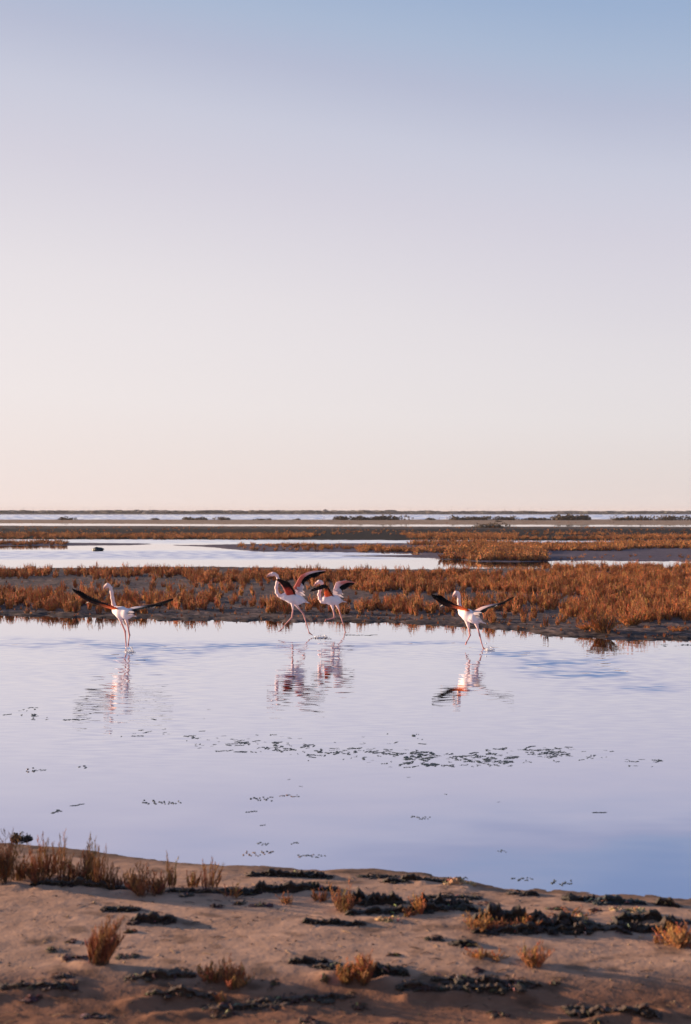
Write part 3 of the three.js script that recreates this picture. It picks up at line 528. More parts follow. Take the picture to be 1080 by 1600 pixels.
// loose grit, stalks and flakes lying about
{
  const r = rng(77), bit = new MB(); lump(bit, V(0, 0.3, 0), 1, 0.5, 0.8, 3, [1, 1, 1], 0.5, 1, 1.5);
  const stalk = new MB(); stalk.tube([V(-1, 0.05, 0), V(0, 0.18, 0.12), V(1, 0.05, 0)], [0.05, 0.07, 0.04], 3, [1, 1, 1]);
  [[bit.build(), 700, 0.003, 0.009], [stalk.build(), 700, 0.015, 0.04]].forEach(([g, n, a, b]) => {
    const im = new THREE.InstancedMesh(g, lumpMat, n), q = new THREE.Object3D(), col = new THREE.Color();
    for (let i = 0; i < n; i++) {
      let px, py; do { px = -60 + 1200 * r(); py = 1340 + 262 * r() ** 0.9; } while (r() > 0.25 + 0.75 * smooth(0, 0.5, N2(px * 0.012, py * 0.03)) || land(xOf(px, dOf(py)), dOf(py)).s < 0.02);
      const d = dOf(py) * (1 - 0.08 / EYE), x = xOf(px, d), k = a + (b - a) * r() ** 2, v = r() < 0.3 ? STRAW : r() < 0.5 ? MUD : DARK, m = 0.6 + 0.8 * r();
      q.position.set(x, height(x, d), -d); q.scale.setScalar(k); q.rotation.set(0, r() * 6.28, 0); q.updateMatrix(); im.setMatrixAt(i, q.matrix); col.setRGB(v[0] * m, v[1] * m, v[2] * m); im.setColorAt(i, col);
    }
    im.name = numbered('beach_litter'); im.userData = { kind: 'stuff', label: 'loose stalks, flakes and grit scattered over the near beach', category: 'litter' }; scene.add(im);
  });
}

// ---------------------------------------------------------------- floating weed
const flakes = [1, 2, 3, 4].map((s) => { const m = new MB(); for (let j = 0; j < 5; j++) lump(m, V((j - 2) * 0.55, 0, 0.7 * N2(s * 3, j * 2.3)), 0.34 + 0.3 * N2b(s, j * 1.7), 0.12, 0.26, s * 9 + j, [1, 1, 1], 0.6, 1, 1.5); return m.build(); });
const weedMat = new THREE.MeshStandardMaterial({ color: new THREE.Color().setRGB(0.03, 0.045, 0.045), roughness: 0.6 });
{
  const r = rng(71), put = [], belt = (n, x0, x1, y0, y1, tilt, dens = 1) => { for (let k = 0; k < n; k++) { const u = r(), px = lerp(x0, x1, u), py = lerp(y0, y1, r()) + tilt * (u - 0.5); const d = dOf(py), x = xOf(px, d); if (0.6 * N2(x * 1.6, d * 1.1) + 0.8 * N2b(x * 6.5, d * 3.6) < 0.0) continue; put.push([x, d, r()]); } };
  belt(150, 290, 500, 1154, 1176, 12); belt(260, 480, 680, 1168, 1194, 10); belt(300, 600, 800, 1176, 1198, -2); belt(190, 760, 892, 1166, 1192, -6); belt(30, 850, 960, 1170, 1188, 0); belt(24, 975, 1035, 1186, 1198, 0); belt(50, -40, 75, 1106, 1126, -4); belt(26, 180, 260, 1140, 1152, -4); belt(16, 300, 480, 1138, 1156, 0); belt(20, 520, 660, 1146, 1162, 0); belt(30, 100, 330, 1108, 1130, -6); belt(10, 560, 1000, 1210, 1290, 0); belt(10, 40, 520, 1200, 1300, 0); belt(26, 560, 800, 974, 985, 12); belt(30, 780, 880, 988, 997, 4); belt(12, 1010, 1090, 1000, 1014, 0);
  flakes.forEach((g, s) => {
    const mine = put.filter((_, i) => i % 4 === s), im = new THREE.InstancedMesh(g, weedMat, mine.length), q = new THREE.Object3D();
    mine.forEach(([x, d, u], i) => { const z = 0.009 + 0.03 * u * u * u; q.position.set(x, 0.002, -d); q.scale.set(z * 1.5, z * 0.5, z * (1 + 1.6 * ((u * 17) % 1))); q.rotation.set(0, u * 50, 0); q.updateMatrix(); im.setMatrixAt(i, q.matrix); });
    im.name = numbered('floating_weed'); im.userData = { kind: 'stuff', label: 'scattered dark scraps of weed floating in belts on the lagoon', category: 'floating weed' }; scene.add(im);
  });
}
function weed(label, px, py, w, h, seed, straw = 0) {
  const r = rng(seed), d = dOf(py), W = w / FPX * d / 2, mb = new MB(), n = Math.max(4, Math.round(w / 2.6));
  for (let k = 0; k < n; k++) { const t = (k + r()) / n * 2 - 1, s = W / n * (1 + 0.9 * r()); lump(mb, V(t * W, 0, (r() - 0.5) * h / FPX * d * 6), s * 0.8, h / FPX * d * (0.12 + 0.22 * r() * r()), s * (0.8 + 1.4 * r()), seed + k, r() < straw ? [0.16, 0.08, 0.045] : [0.03, 0.036, 0.034], 0.45, 2); }
  const o = mesh('weed_mat', mb.build(), wetMat); o.position.set(xOf(px, d), 0, -d); return tag(o, label, 'floating weed');
}
weed('golden-brown weed mat floating just off the beach', 403, 1333, 46, 6, 301, 0.5);
weed('dotted line of weed scraps beside the golden-brown mat', 487, 1337, 46, 3, 302, 0.3);
weed('small dark scrap floating just above the golden-brown mat', 411, 1318, 20, 3, 303);
weed('single dark scrap floating above the dotted line of scraps', 461, 1317, 12, 4, 304);
weed('short thick dark weed lump with a trailing tail', 49, 1203, 18, 7, 305, 0.1);
weed('thin trailing tail of weed next to the thick lump', 63, 1203, 18, 2, 306);
weed('small dash of weed floating near the thick lump', 131, 1198, 14, 4, 307);
weed('long thin weed streak at mid-water in line with the first flamingo', 253, 1253, 64, 5, 308);
weed('teal weed streak floating below the weed belt', 410, 1248, 36, 5, 309);
weed('faint brown weed streak beside the teal streak', 452, 1243, 34, 3, 310, 0.8);
weed('twin weed scraps floating alone in open water', 657, 1277, 30, 4, 311);
weed('flat dark scrap in the smooth blue water', 785, 1329, 14, 3, 312);
weed('broken weed dash close to the curving shore', 817, 1374, 32, 4, 313);
weed('dark weed raft nearest the curving shore', 878, 1379, 34, 6, 314, 0.1);
weed('dark mud scrap at the shallow edge beside the big mirrored bush', 1075, 1008, 22, 4, 315);

// ---------------------------------------------------------------- flamingos
function netSurface(caps, cell) {                            // smooth union of tapered capsules, meshed with surface nets
  const lo = V(1e9, 1e9, 1e9), hi = V(-1e9, -1e9, -1e9);
  for (const c of caps) for (const [p, r] of [[c.a, c.ra], [c.b, c.rb]]) { const m = r + 0.03; lo.min(V(p.x - m, p.y - m, p.z - m)); hi.max(V(p.x + m, p.y + m, p.z + m)); }
  const nx = Math.ceil((hi.x - lo.x) / cell) + 2, ny = Math.ceil((hi.y - lo.y) / cell) + 2, nz = Math.ceil((hi.z - lo.z) / cell) + 2, F = new Float32Array(nx * ny * nz).fill(1);
  const dist = (c, x, y, z) => { const ex = c.b.x - c.a.x, ey = c.b.y - c.a.y, ez = c.b.z - c.a.z, q = ex * ex + ey * ey + ez * ez, t = q > 0 ? clamp(((x - c.a.x) * ex + (y - c.a.y) * ey + (z - c.a.z) * ez) / q) : 0; return Math.hypot(x - c.a.x - t * ex, y - c.a.y - t * ey, z - c.a.z - t * ez) - lerp(c.ra, c.rb, t); };
  for (const c of caps) {
    const m = Math.max(c.ra, c.rb) + c.k + cell * 3, A = [0, 1, 2].map((n) => Math.max(0, Math.floor((Math.min(c.a.getComponent(n), c.b.getComponent(n)) - m - lo.getComponent(n)) / cell))), B = [nx, ny, nz].map((s, n) => Math.min(s - 1, Math.ceil((Math.max(c.a.getComponent(n), c.b.getComponent(n)) + m - lo.getComponent(n)) / cell)));
    for (let k = A[2]; k <= B[2]; k++) for (let j = A[1]; j <= B[1]; j++) for (let i = A[0]; i <= B[0]; i++) { const o = i + nx * (j + ny * k), d = dist(c, lo.x + i * cell, lo.y + j * cell, lo.z + k * cell), f = F[o], h = Math.max(c.k - Math.abs(f - d), 0) / c.k; F[o] = Math.min(f, d) - h * h * c.k * 0.25; }
  }
  const id = new Int32Array(nx * ny * nz).fill(-1), P = [], C = [], I = [];
  for (let k = 0; k < nz - 1; k++) for (let j = 0; j < ny - 1; j++) for (let i = 0; i < nx - 1; i++) {
    const o = i + nx * (j + ny * k); let s = 0, x = 0, y = 0, z = 0, n = 0;
    const v = (a, b, c) => F[o + a + nx * (b + ny * c)];
    for (let e = 0; e < 8; e++) if (v(e & 1, (e >> 1) & 1, e >> 2) < 0) s++;
    if (!s || s === 8) continue;
    for (let ax = 0; ax < 3; ax++) for (let q = 0; q < 4; q++) {
      const a = [0, 0, 0], b = [0, 0, 0], u = (ax + 1) % 3, w = (ax + 2) % 3; a[u] = b[u] = q & 1; a[w] = b[w] = q >> 1; b[ax] = 1;
      const fa = v(...a), fb = v(...b); if ((fa < 0) === (fb < 0)) continue;
      const t = fa / (fa - fb); x += a[0] + (b[0] - a[0]) * t; y += a[1] + (b[1] - a[1]) * t; z += a[2] + (b[2] - a[2]) * t; n++;
    }
    id[o] = P.length / 3; const X = lo.x + (i + x / n) * cell, Y = lo.y + (j + y / n) * cell, Z = lo.z + (k + z / n) * cell; P.push(X, Y, Z);
    let wr = 0, r = 0, g = 0, b = 0; for (const c of caps) { const w = Math.exp(-Math.max(-0.01, dist(c, X, Y, Z)) / 0.008); const col = c.col; wr += w; r += w * col[0]; g += w * col[1]; b += w * col[2]; }
    C.push(r / wr, g / wr, b / wr);
  }
  const str = [1, nx, nx * ny];
  for (let k = 1; k < nz - 1; k++) for (let j = 1; j < ny - 1; j++) for (let i = 1; i < nx - 1; i++) {
    const o = i + nx * (j + ny * k), f = F[o] < 0;
    for (let ax = 0; ax < 3; ax++) {
      if ((F[o + str[ax]] < 0) === f) continue;
      const u = str[(ax + 1) % 3], w = str[(ax + 2) % 3], a = id[o - u - w], b = id[o - w], c = id[o], d = id[o - u];
      if (a < 0 || b < 0 || c < 0 || d < 0) continue;
      if (f) I.push(a, b, c, a, c, d); else I.push(a, c, b, a, d, c);
    }
  }
  const g = new THREE.BufferGeometry(); g.setAttribute('position', new THREE.Float32BufferAttribute(P, 3)); g.setAttribute('color', new THREE.Float32BufferAttribute(C, 3)); g.setIndex(I); g.computeVertexNormals();
  return g;
}
const WHITE = [0.83, 0.68, 0.65], PINKW = [0.84, 0.58, 0.53], LEG = [0.62, 0.27, 0.23], KNEE = [0.34, 0.10, 0.08], BILL = [0.50, 0.20, 0.17], BLACK = [0.006, 0.006, 0.007], RED = [0.62, 0.075, 0.04], ORANGE = [0.85, 0.17, 0.045], ROSE = [0.72, 0.24, 0.18], BROWN = [0.03, 0.013, 0.01];
const bodyMat = new THREE.MeshStandardMaterial({ vertexColors: true, roughness: 0.8 });
const featherMat = new THREE.MeshPhysicalMaterial({ vertexColors: true, roughness: 0.95, specularIntensity: 0.15, transmission: 0.4, thickness: 0, side: THREE.DoubleSide });
const wingMat = new THREE.MeshPhysicalMaterial({ vertexColors: true, roughness: 0.95, specularIntensity: 0.2, transmission: 0.3, thickness: 0, side: THREE.DoubleSide });
const along = (pts, u) => { const f = clamp(u, 0, 0.9999) * (pts.length - 1), i = Math.floor(f), t = f - i, p = (k) => pts[Math.max(0, Math.min(pts.length - 1, k))]; const a = p(i - 1), b = p(i), c = p(i + 1), d = p(i + 2); const o = V(0, 0, 0); for (const k of ['x', 'y', 'z']) o[k] = 0.5 * (2 * b[k] + (c[k] - a[k]) * t + (2 * a[k] - 5 * b[k] + 4 * c[k] - d[k]) * t * t + (3 * b[k] - a[k] - 3 * c[k] + d[k]) * t ** 3); return o; };
function blade(root, tip, normal, width, col, bend = 0.03) {
  const m = new MB(), dir = V(0, 0, 0).subVectors(tip, root), len = dir.length(); dir.normalize();
  const side = V(0, 0, 0).crossVectors(dir, normal).normalize(), nn = V(0, 0, 0).crossVectors(side, dir).normalize(), prof = [0.45, 0.85, 1, 0.98, 0.85, 0.55, 0.12], rows = [];
  prof.forEach((w, k) => { const t = k / (prof.length - 1), c = root.clone().addScaledVector(dir, len * t).addScaledVector(nn, bend * len * (t - t * t) * 2), q = width * w * 0.5, g = 0.9 + 0.2 * ((k * 37) % 5) / 5, cc = col.map((v) => v * g); rows.push([m.vert(c.clone().addScaledVector(side, q), cc), m.vert(c.clone().addScaledVector(nn, width * 0.09), cc), m.vert(c.clone().addScaledVector(side, -q), cc)]); });
  for (let k = 0; k + 1 < rows.length; k++) for (let s = 0; s < 2; s++) { const [a, b, c, d] = [rows[k][s], rows[k][s + 1], rows[k + 1][s], rows[k + 1][s + 1]]; m.i.push(a, b, c, b, d, c); }
  return m.build();
}
function wing(parent, lead, trail, { inner, outer, edge: le, split = 0.5, chord = 0.45, chordOut = 0.3, flight = BLACK, flightInner, fi, n = 20, flip = 1, spot }) {
  const mb = new MB(), U = 22, S = 12, rings = [];
  const nrm = (u) => { const t = V(0, 0, 0).subVectors(along(lead, u + 0.04), along(lead, u - 0.04)), c = V(0, 0, 0).subVectors(along(trail, u), along(lead, u)); return t.cross(c).normalize().multiplyScalar(flip); };
  for (let i = 0; i <= U; i++) {
    const u = i / U, L = along(lead, u), T = along(trail, u), N = nrm(u), ch = lerp(chord, chordOut, u), th = lerp(0.034, 0.007, Math.sqrt(u)), ring = [];
    for (let s = 0; s < S; s++) {
      const a = s / S * 2 * Math.PI, v = 0.5 - 0.5 * Math.cos(a), y = Math.sin(a) * th * (1.05 - 0.75 * v), p = L.clone().lerp(T, ch * v).addScaledVector(N, y);
      const k = smooth(split - 0.12, split + 0.12, u + 0.06 * N2(u * 30, v * 9)), e = le ? smooth(0.22, 0.05, v) : 0;
      ring.push(mb.vert(p, [0, 1, 2].map((c) => lerp(lerp(inner[c], outer[c], k), le ? le[c] : 0, e) * (1 + 0.12 * N2(u * 40, v * 20)))));
    }
    rings.push(ring);
  }
  for (let i = 0; i < U; i++) for (let s = 0; s < S; s++) { const q = (s + 1) % S, a = rings[i][s], b = rings[i][q], c = rings[i + 1][s], d = rings[i + 1][q]; mb.i.push(a, b, c, b, d, c); }
  for (const [ring, u, o] of [[rings[0], 0, 1], [rings[U], 1, 0]]) { const c = mb.vert(along(lead, u).lerp(along(trail, u), lerp(chord, chordOut, u) * 0.5), u ? outer : inner); for (let s = 0; s < S; s++) { const q = (s + 1) % S; o ? mb.i.push(c, ring[q], ring[s]) : mb.i.push(c, ring[s], ring[q]); } }
  const w = mesh('wing', mb.build(), wingMat, parent), len = along(lead, 0).distanceTo(along(lead, 0.5)) + along(lead, 0.5).distanceTo(along(lead, 1));
  for (let k = 0; k < n; k++) {
    const u = (k + 0.5) / n, ru = u < 0.55 ? u : 0.55 + (u - 0.55) * 0.72, N = nrm(Math.min(u, 0.93)), root = along(lead, ru).lerp(along(trail, ru), lerp(chord, chordOut, u) * 0.6).addScaledVector(N, 0.003 * (k % 2)), tip = along(trail, u);
    tip.addScaledVector(V(0, 0, 0).subVectors(tip, root).normalize(), 0.012 * Math.sin(k * 5.1));
    mesh('feather', blade(root, tip, N, len / n * 1.75, flightInner && u < (fi ?? split * 0.5) ? flightInner : flight), featherMat, w);
  }
  for (let k = 0; k < 12; k++) {                                // a row of covert feathers over the flight feathers
    const u = (k + 0.5) / 12 * 0.86, N = nrm(u), c = lerp(chord, chordOut, u), root = along(lead, u).lerp(along(trail, u), c * 0.6).addScaledVector(N, 0.014), tip = along(lead, u).lerp(along(trail, u), Math.min(0.95, c * 1.35)).addScaledVector(N, 0.008);
    mesh('covert_feather', blade(root, tip, N, len / 12 * 1.5, u < split ? inner.map((v) => v * (0.85 + 0.3 * ((k * 7) % 4) / 4)) : outer), featherMat, w);
  }
  if (spot) mesh('pale_feather', blade(spot[0], spot[1], nrm(0.6), 0.03, [0.6, 0.5, 0.42]), featherMat, w);
  return w;
}
function flamingo(label, d0, spec) {
  const Q0 = (p) => at(p[0], p[1], d0 - (p[2] ?? 0)), foot = Q0(spec.base).setY(0), Q = (p) => Q0(p).sub(foot), t = thing('flamingo', label, 'flamingo', foot), caps = [];
  const chain = (pts, rad, k, cols) => { for (let i = 0; i + 1 < pts.length; i++) caps.push({ a: Q(pts[i]), b: Q(pts[i + 1]), ra: rad[i], rb: rad[i + 1], k, col: Array.isArray(cols[0]) ? cols[i] : cols }); };
  chain(spec.body, [0.085, 0.112, 0.092, 0.03], 0.06, WHITE);
  chain([spec.body[0], ...spec.neck], [0.07, 0.048, ...spec.neck.slice(1).map((_, i, a) => lerp(0.034, 0.025, i / a.length))], 0.03, PINKW);
  chain([spec.neck[spec.neck.length - 1], spec.head], [0.028, 0.047], 0.025, PINKW);
  chain([spec.head, ...spec.bill], [0.042, 0.034, 0.027, 0.009].slice(0, spec.bill.length + 1), 0.012, [PINKW, BILL, BLACK.map((v) => v * 2)]);
  for (const leg of spec.legs) {
    const n = leg.length, rad = leg.map((_, i) => i === 0 ? 0.052 : i === leg.knee ? 0.017 : i < leg.knee ? 0.018 : i === n - 1 ? 0.0105 : 0.0118);
    chain(leg, rad, 0.012, leg.map((_, i) => i === 0 ? PINKW : LEG)); const kn = Q(leg[leg.knee]); caps.push({ a: kn, b: kn.clone().add(V(0.001, 0.004, 0)), ra: 0.0185, rb: 0.0165, k: 0.008, col: KNEE });
    const e = Q(leg[n - 1]); for (const a of [-0.5, 0, 0.5]) { const f = leg.toes ?? [-0.055, -0.018, 0], l = Math.hypot(f[0], f[2]); caps.push({ a: e, b: e.clone().add(V(f[0] + a * f[2] * 0.6, f[1], f[2] + a * 0.06)), ra: 0.011, rb: 0.007, k: 0.012, col: KNEE }); }
  }
  const body = mesh('body', netSurface(caps, 0.0085), bodyMat, t);
  const hd = Q(spec.head), eye = new THREE.SphereGeometry(0.007, 10, 8), eyeMat = new THREE.MeshStandardMaterial({ color: 0x141008, roughness: 0.2 }), fw = Q(spec.bill[0]).sub(hd).normalize(), sd = V(0, 1, 0).cross(fw).normalize();
  for (const s of [-1, 1]) mesh('eye', eye, eyeMat, t).position.copy(hd).addScaledVector(sd, s * 0.043).addScaledVector(fw, 0.008).add(V(0, 0.008, 0));
  for (const w of spec.wings) wing(t, w.lead.map(Q), w.trail.map(Q), { ...w, spot: w.spot && w.spot.map(Q) });
  (spec.plumes ?? []).forEach(([a, b, wd], k) => mesh('plume', blade(Q(a), Q(b), V(0.2, 0.5, 1).normalize(), wd ?? 0.075, WHITE.map((v) => v * (0.9 + 0.15 * ((k * 5) % 3) / 3)), 0.05), featherMat, t));
  const tl = Q(spec.body[3]), td = tl.clone().sub(Q(spec.body[2])).normalize(); // tail fan
  for (let k = -2; k <= 2; k++) mesh('tail_feather', blade(tl.clone().addScaledVector(td, -0.06), tl.clone().addScaledVector(td, 0.1).add(V(0.012 * k, -0.01 * Math.abs(k), 0.022 * k)), V(0, 1, 0.2), 0.04, WHITE, 0.02), featherMat, t);
  return t;
}
const leg = (knee, toes, ...p) => Object.assign(p, { knee, toes });
flamingo('white flamingo alone with upright neck and both dark wings spread low and level', 27.6, {
  base: [197, 1018], body: [[182, 953.5, -0.12], [190, 957, 0], [199, 958.5, 0.1], [207, 960.5, 0.2]],
  neck: [[179.3, 950, -0.17], [177.5, 943, -0.2], [175.8, 934, -0.2], [174.6, 925, -0.19], [173, 918, -0.19], [170.8, 914.5, -0.2]], head: [168.3, 914, -0.2], bill: [[165.5, 915.6, -0.2], [163.8, 918, -0.2], [163.6, 920.6, -0.2]],
  legs: [leg(2, [-0.05, -0.012, 0.02], [186, 960.5, -0.02], [190, 973, 0.02], [195.6, 986, 0.05], [196.9, 1003, 0.02], [197.3, 1017.5, 0]), leg(2, [0, -0.05, 0.03], [196, 961, 0.05], [199.5, 976, 0.1], [202.4, 991.8, 0.15], [201.5, 999, 0.24], [200.6, 1006, 0.3])],
  wings: [{ lead: [[186, 955, -0.1], [170, 949.5, -0.15], [155, 945.5, -0.18], [140, 940.5, -0.15], [127, 933, -0.1], [114, 921.5, -0.03]], trail: [[181, 949, 0.15], [170, 943.5, 0.14], [155, 938, 0.12], [140, 930.5, 0.08], [124, 922.5, 0.03], [112.5, 919.3, 0]], inner: ORANGE, outer: BROWN, split: 0.32, chord: 0.65, chordOut: 0.3, flightInner: RED, fi: 0.2, spot: [[139, 940, -0.14], [134, 942, -0.12]] },
    { lead: [[194, 954, 0], [208, 948.5, -0.05], [222, 946.5, -0.05], [240, 943, -0.03], [256, 938.5, 0], [271, 934.5, 0.03]], trail: [[200, 957.5, 0.25], [209, 955.5, 0.27], [222, 951.8, 0.24], [240, 948, 0.18], [256, 944.3, 0.12], [272, 935.5, 0.05]], inner: WHITE, outer: BROWN, edge: ROSE, split: 0.42, chord: 0.45, spot: [[243, 947, 0.16], [238, 949.6, 0.2]] }],
  plumes: [[[196, 954, 0.1], [210, 956.5, 0.3]], [[195, 955, 0.1], [208, 960, 0.28]], [[193, 956, 0.1], [205, 963, 0.25]]],
});
flamingo('flamingo with blazing orange shoulder, one black wing raised, kicking up a splash', 28.1, {
  base: [755, 1013.5], body: [[723, 956.5, -0.12], [731.5, 961, 0], [741, 965.5, 0.1], [751.5, 970, 0.2]],
  neck: [[719.6, 951.5, -0.17], [717.8, 945, -0.2], [717.2, 938.5, -0.2], [717.3, 932, -0.19], [716.6, 927.5, -0.19], [715, 925.5, -0.2]], head: [713, 926, -0.2], bill: [[710.8, 928, -0.2], [709.2, 930.2, -0.2], [708.9, 932.5, -0.2]],
  legs: [leg(2, [-0.02, -0.05, 0.02], [730, 969, -0.02], [733, 982, 0.02], [734.6, 992, 0.06], [731.5, 998.5, 0.14], [729, 1003, 0.2]), leg(2, [0.05, -0.03, 0.02], [743, 970, 0.06], [747, 982, 0.09], [749.7, 992, 0.1], [752.3, 1003, 0.08], [755.3, 1012, 0.05])],
  wings: [{ lead: [[736, 959, -0.06], [722, 953, -0.12], [710, 949.5, -0.15], [698, 947.5, -0.13], [687, 942, -0.08], [676, 931.5, -0.02]], trail: [[729, 951, 0.17], [722, 948, 0.16], [710, 943, 0.13], [698, 935.5, 0.08], [686, 929, 0.03], [674, 928.3, 0]], inner: ORANGE, outer: BROWN, split: 0.42, chord: 0.9, chordOut: 0.3, flightInner: ORANGE, fi: 0.3, spot: [[693, 944, -0.1], [687.5, 947.2, -0.08]] },
    { lead: [[738, 956, 0], [752, 948.5, -0.04], [764, 944.8, -0.05], [776, 942.5, -0.03], [790, 938, 0], [803.5, 931, 0.03]], trail: [[747, 962, 0.25], [757, 956, 0.27], [766, 950, 0.22], [778, 946.5, 0.16], [791, 941, 0.1], [804, 932, 0.04]], inner: PINKW, outer: BROWN, edge: ROSE, split: 0.55, chord: 0.5, spot: [[777, 945, 0.14], [773, 947.4, 0.18]] }],
  plumes: [[[738, 956, 0.08], [753, 957, 0.28]], [[738, 957, 0.08], [750, 961, 0.28]], [[739, 959, 0.08], [749, 965, 0.26]], [[741, 963, 0.1], [754, 971.5, 0.28]], [[739, 962, 0.12], [749, 974, 0.24]], [[735, 963, 0.1], [737, 972, 0.2]]],
});
flamingo('larger flamingo of the striding pair, pink wing lifted high behind it', 30.8, {
  base: [486, 992.5], body: [[446, 931.5, 0.02], [456, 934, 0], [466, 937, -0.02], [476, 939.2, -0.03]],
  neck: [[441, 932, 0.02], [436, 930, 0.02], [432.6, 925, 0.02], [431.6, 917.5, 0.01], [433.2, 910, 0], [435, 904.5, 0], [433, 899, 0], [429.8, 896.3, 0]], head: [426.6, 896.4, 0], bill: [[422.3, 897.3, 0], [418.8, 899, 0], [417.4, 902, 0]],
  legs: [leg(2, [-0.05, -0.03, 0.01], [457, 939, 0.05], [458, 951, 0.05], [456.5, 964, 0.06], [447, 974, 0.06], [438.8, 984.3, 0.07]), leg(2, [0.075, -0.05, 0.0], [459, 939, -0.05], [467, 950, -0.05], [474.5, 959, -0.05], [479, 974, -0.04], [483.2, 988.3, -0.03])],
  wings: [{ lead: [[447, 929, 0.08], [443.5, 920.5, 0.2], [440, 914.5, 0.3], [436, 909.5, 0.4], [430.5, 905, 0.5]], trail: [[463, 930, 0.07], [461.5, 922.5, 0.14], [455.5, 912.5, 0.24], [447, 907, 0.37], [433, 903.8, 0.5]], inner: RED, outer: BROWN, edge: ROSE, split: 0.34, chord: 0.8, chordOut: 0.5, n: 16, flight: [0.02, 0.015, 0.013] },
    { lead: [[458, 919, -0.06], [463.5, 909, -0.14], [470, 899, -0.22], [480, 893.6, -0.3], [491, 891.3, -0.38], [509, 891, -0.5]], trail: [[473, 924, -0.02], [474, 918.5, -0.1], [477.5, 909.5, -0.17], [486, 903.5, -0.25], [497, 900, -0.33], [509.5, 892.7, -0.48]], inner: [0.74, 0.19, 0.12], outer: PINKW, edge: ROSE, split: 0.55, chord: 0.66, chordOut: 0.22, n: 20, flightInner: WHITE }],
  plumes: [[[460, 918, -0.06], [474, 920, -0.05]], [[460, 919, -0.05], [476, 925, -0.05]], [[459, 921, -0.04], [477, 930, -0.05], 0.09], [[458, 924, -0.03], [476, 935, -0.04], 0.09], [[459, 928, -0.02], [474, 937, -0.03], 0.09], [[462, 930, 0], [481, 940.5, -0.02], 0.08], [[457, 926, 0.02], [468, 938, 0.03], 0.08]],
});
flamingo('smaller flamingo of the striding pair, black wing tip crossing its bowed neck', 31.9, {
  base: [540, 988], body: [[509, 935.5, 0.03], [516, 936, 0], [525, 937.5, -0.03], [534, 938.5, -0.05]],
  neck: [[506.5, 939, 0.03], [503, 939.5, 0.03], [499.8, 935, 0.02], [498.6, 928.5, 0.01], [500, 922, 0], [502.6, 916, 0], [503.6, 911, 0], [501.8, 908.3, 0]], head: [499, 908.6, 0], bill: [[495.2, 910.8, 0], [492.4, 913.6, 0], [491.6, 916.2, 0]],
  legs: [leg(2, [-0.03, -0.045, 0.01], [518, 940, 0.04], [521, 953, 0.04], [523, 964.5, 0.05], [516, 966.4, 0.08], [509.5, 967.8, 0.1]), leg(2, [0.02, -0.02, 0.03], [525, 940.5, -0.04], [529.5, 951, -0.05], [532.5, 961, -0.05], [536.2, 974, -0.04], [539.7, 987.4, -0.03])],
  wings: [{ lead: [[508, 932, 0.08], [507, 925, 0.2], [507.5, 919, 0.3], [500, 921, 0.42], [484.5, 924.3, 0.55]], trail: [[524, 933, 0.05], [518, 925.5, 0.11], [512.5, 916, 0.2], [501, 912.8, 0.3], [485, 922.3, 0.5]], inner: ORANGE, outer: BROWN, split: 0.4, chord: 0.9, chordOut: 0.4, n: 16 },
    { lead: [[520.5, 922, -0.06], [523.3, 914, -0.14], [526, 909, -0.22], [534, 907.2, -0.3], [542.5, 906.8, -0.38], [556, 910, -0.5]], trail: [[534, 928, -0.02], [534.5, 925, -0.08], [536, 922.5, -0.15], [541, 919.5, -0.22], [547, 917, -0.3], [556, 912, -0.48]], inner: PINKW, outer: ROSE, edge: PINKW, split: 0.5, chord: 0.75, chordOut: 0.2, n: 18, flightInner: WHITE }],
  plumes: [[[521, 921, -0.05], [534, 922, -0.05]], [[520, 923, -0.04], [536.5, 928, -0.05]], [[520, 926, -0.03], [537, 933, -0.04], 0.08], [[519, 929, -0.02], [535, 937, -0.03], 0.08], [[521, 932, 0], [537, 940, -0.02], 0.075]],
});

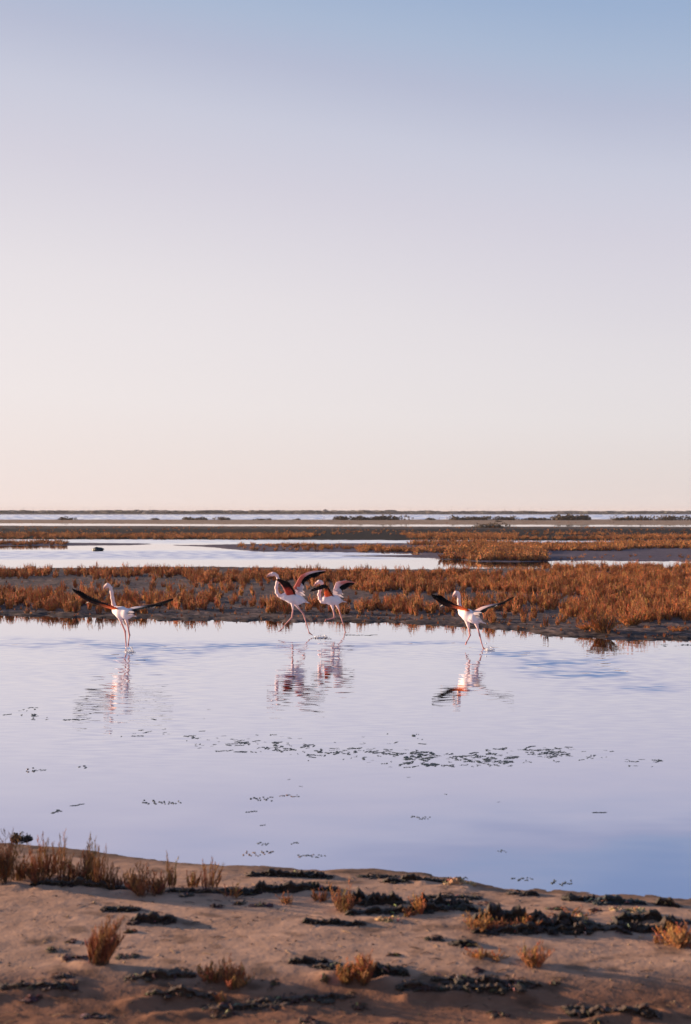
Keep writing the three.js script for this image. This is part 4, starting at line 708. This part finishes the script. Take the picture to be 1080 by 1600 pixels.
// splashes thrown up by the feet
const dropMat = new THREE.MeshPhysicalMaterial({ color: new THREE.Color().setRGB(0.85, 0.82, 0.8), roughness: 0.25, transmission: 0.3, thickness: 0 });
function splash(label, px, py, w, h, seed) {
  const r = rng(seed), d = dOf(py), W = w / FPX * d / 2, H = h / FPX * d, parts = [];
  for (let k = 0; k < 46; k++) { const g = new THREE.IcosahedronGeometry(0.004 + 0.011 * r() ** 2, 1), a = r() * 6.28, q = r(); g.scale(1, 1 + r(), 1); g.translate(Math.cos(a) * W * (0.3 + q * 0.7), H * (1 - q) * r() + 0.004, Math.sin(a) * W * (0.3 + q * 0.7)); parts.push(g); }
  const ring = new THREE.TorusGeometry(W * 0.55, 0.012, 6, 20); ring.rotateX(Math.PI / 2); const p = ring.attributes.position; for (let i = 0; i < p.count; i++) p.setY(i, p.getY(i) * (1.2 + 1.5 * N2(p.getX(i) * 30, p.getZ(i) * 30)) + 0.004); ring.computeVertexNormals(); parts.push(ring.toNonIndexed());
  const o = mesh('water_splash', mergeGeometries(parts), dropMat); o.position.set(xOf(px, d), 0, -d); return tag(o, label, 'splash');
}
splash('splash of drops under the orange-shouldered flamingo', 764, 1016, 20, 14, 5);
splash('little splash where the lone white flamingo pushes off', 202, 1019, 20, 10, 6);
splash('low splash behind the foot of the larger striding flamingo', 503, 996, 26, 5, 7);
weed('dark torn weed floating behind the larger striding flamingo', 503, 997, 30, 4, 320, 0.4);
weed('dark streak of mud floating behind the smaller striding flamingo', 565, 992, 50, 2, 321);

// birds far out on the open water
function farBird(label, px, py, hpx, face) {
  const d = dOf(py) * 0.985, h = hpx / FPX * d, t = thing('distant_flamingo', label, 'flamingo', V(xOf(px, d), 0, -d)), c = (a, b, ra, rb, col = WHITE) => ({ a: V(a[0] * h * face, a[1] * h, 0), b: V(b[0] * h * face, b[1] * h, 0), ra: ra * h, rb: rb * h, k: 0.03 * h, col });
  mesh('body', netSurface([c([0.12, 0.6], [-0.14, 0.56], 0.11, 0.07), c([0.16, 0.62], [0.24, 0.75], 0.05, 0.035), c([0.24, 0.75], [0.2, 0.93], 0.035, 0.03), c([0.2, 0.93], [0.3, 0.92], 0.045, 0.025), c([0.02, 0.55], [0.03, 0.0], 0.03, 0.02, LEG), c([-0.04, 0.55], [-0.05, 0.0], 0.03, 0.02, LEG)], h * 0.016), bodyMat, t);
}
farBird('white bird wading far out beyond the running flamingo pair', 506.5, 811, 4.6, -1);
farBird('white bird far out between two shrub rows, nearer the isolated bush', 686.5, 811, 4.2, 1);
farBird('white bird far out touching the start of the long shrub row', 697.5, 810, 4.8, -1);

// evening haze: only the far shore pales
scene.fog = new THREE.FogExp2(new THREE.Color().setRGB(0.80, 0.76, 0.80), 0.00007);
renderer.render(scene, camera);
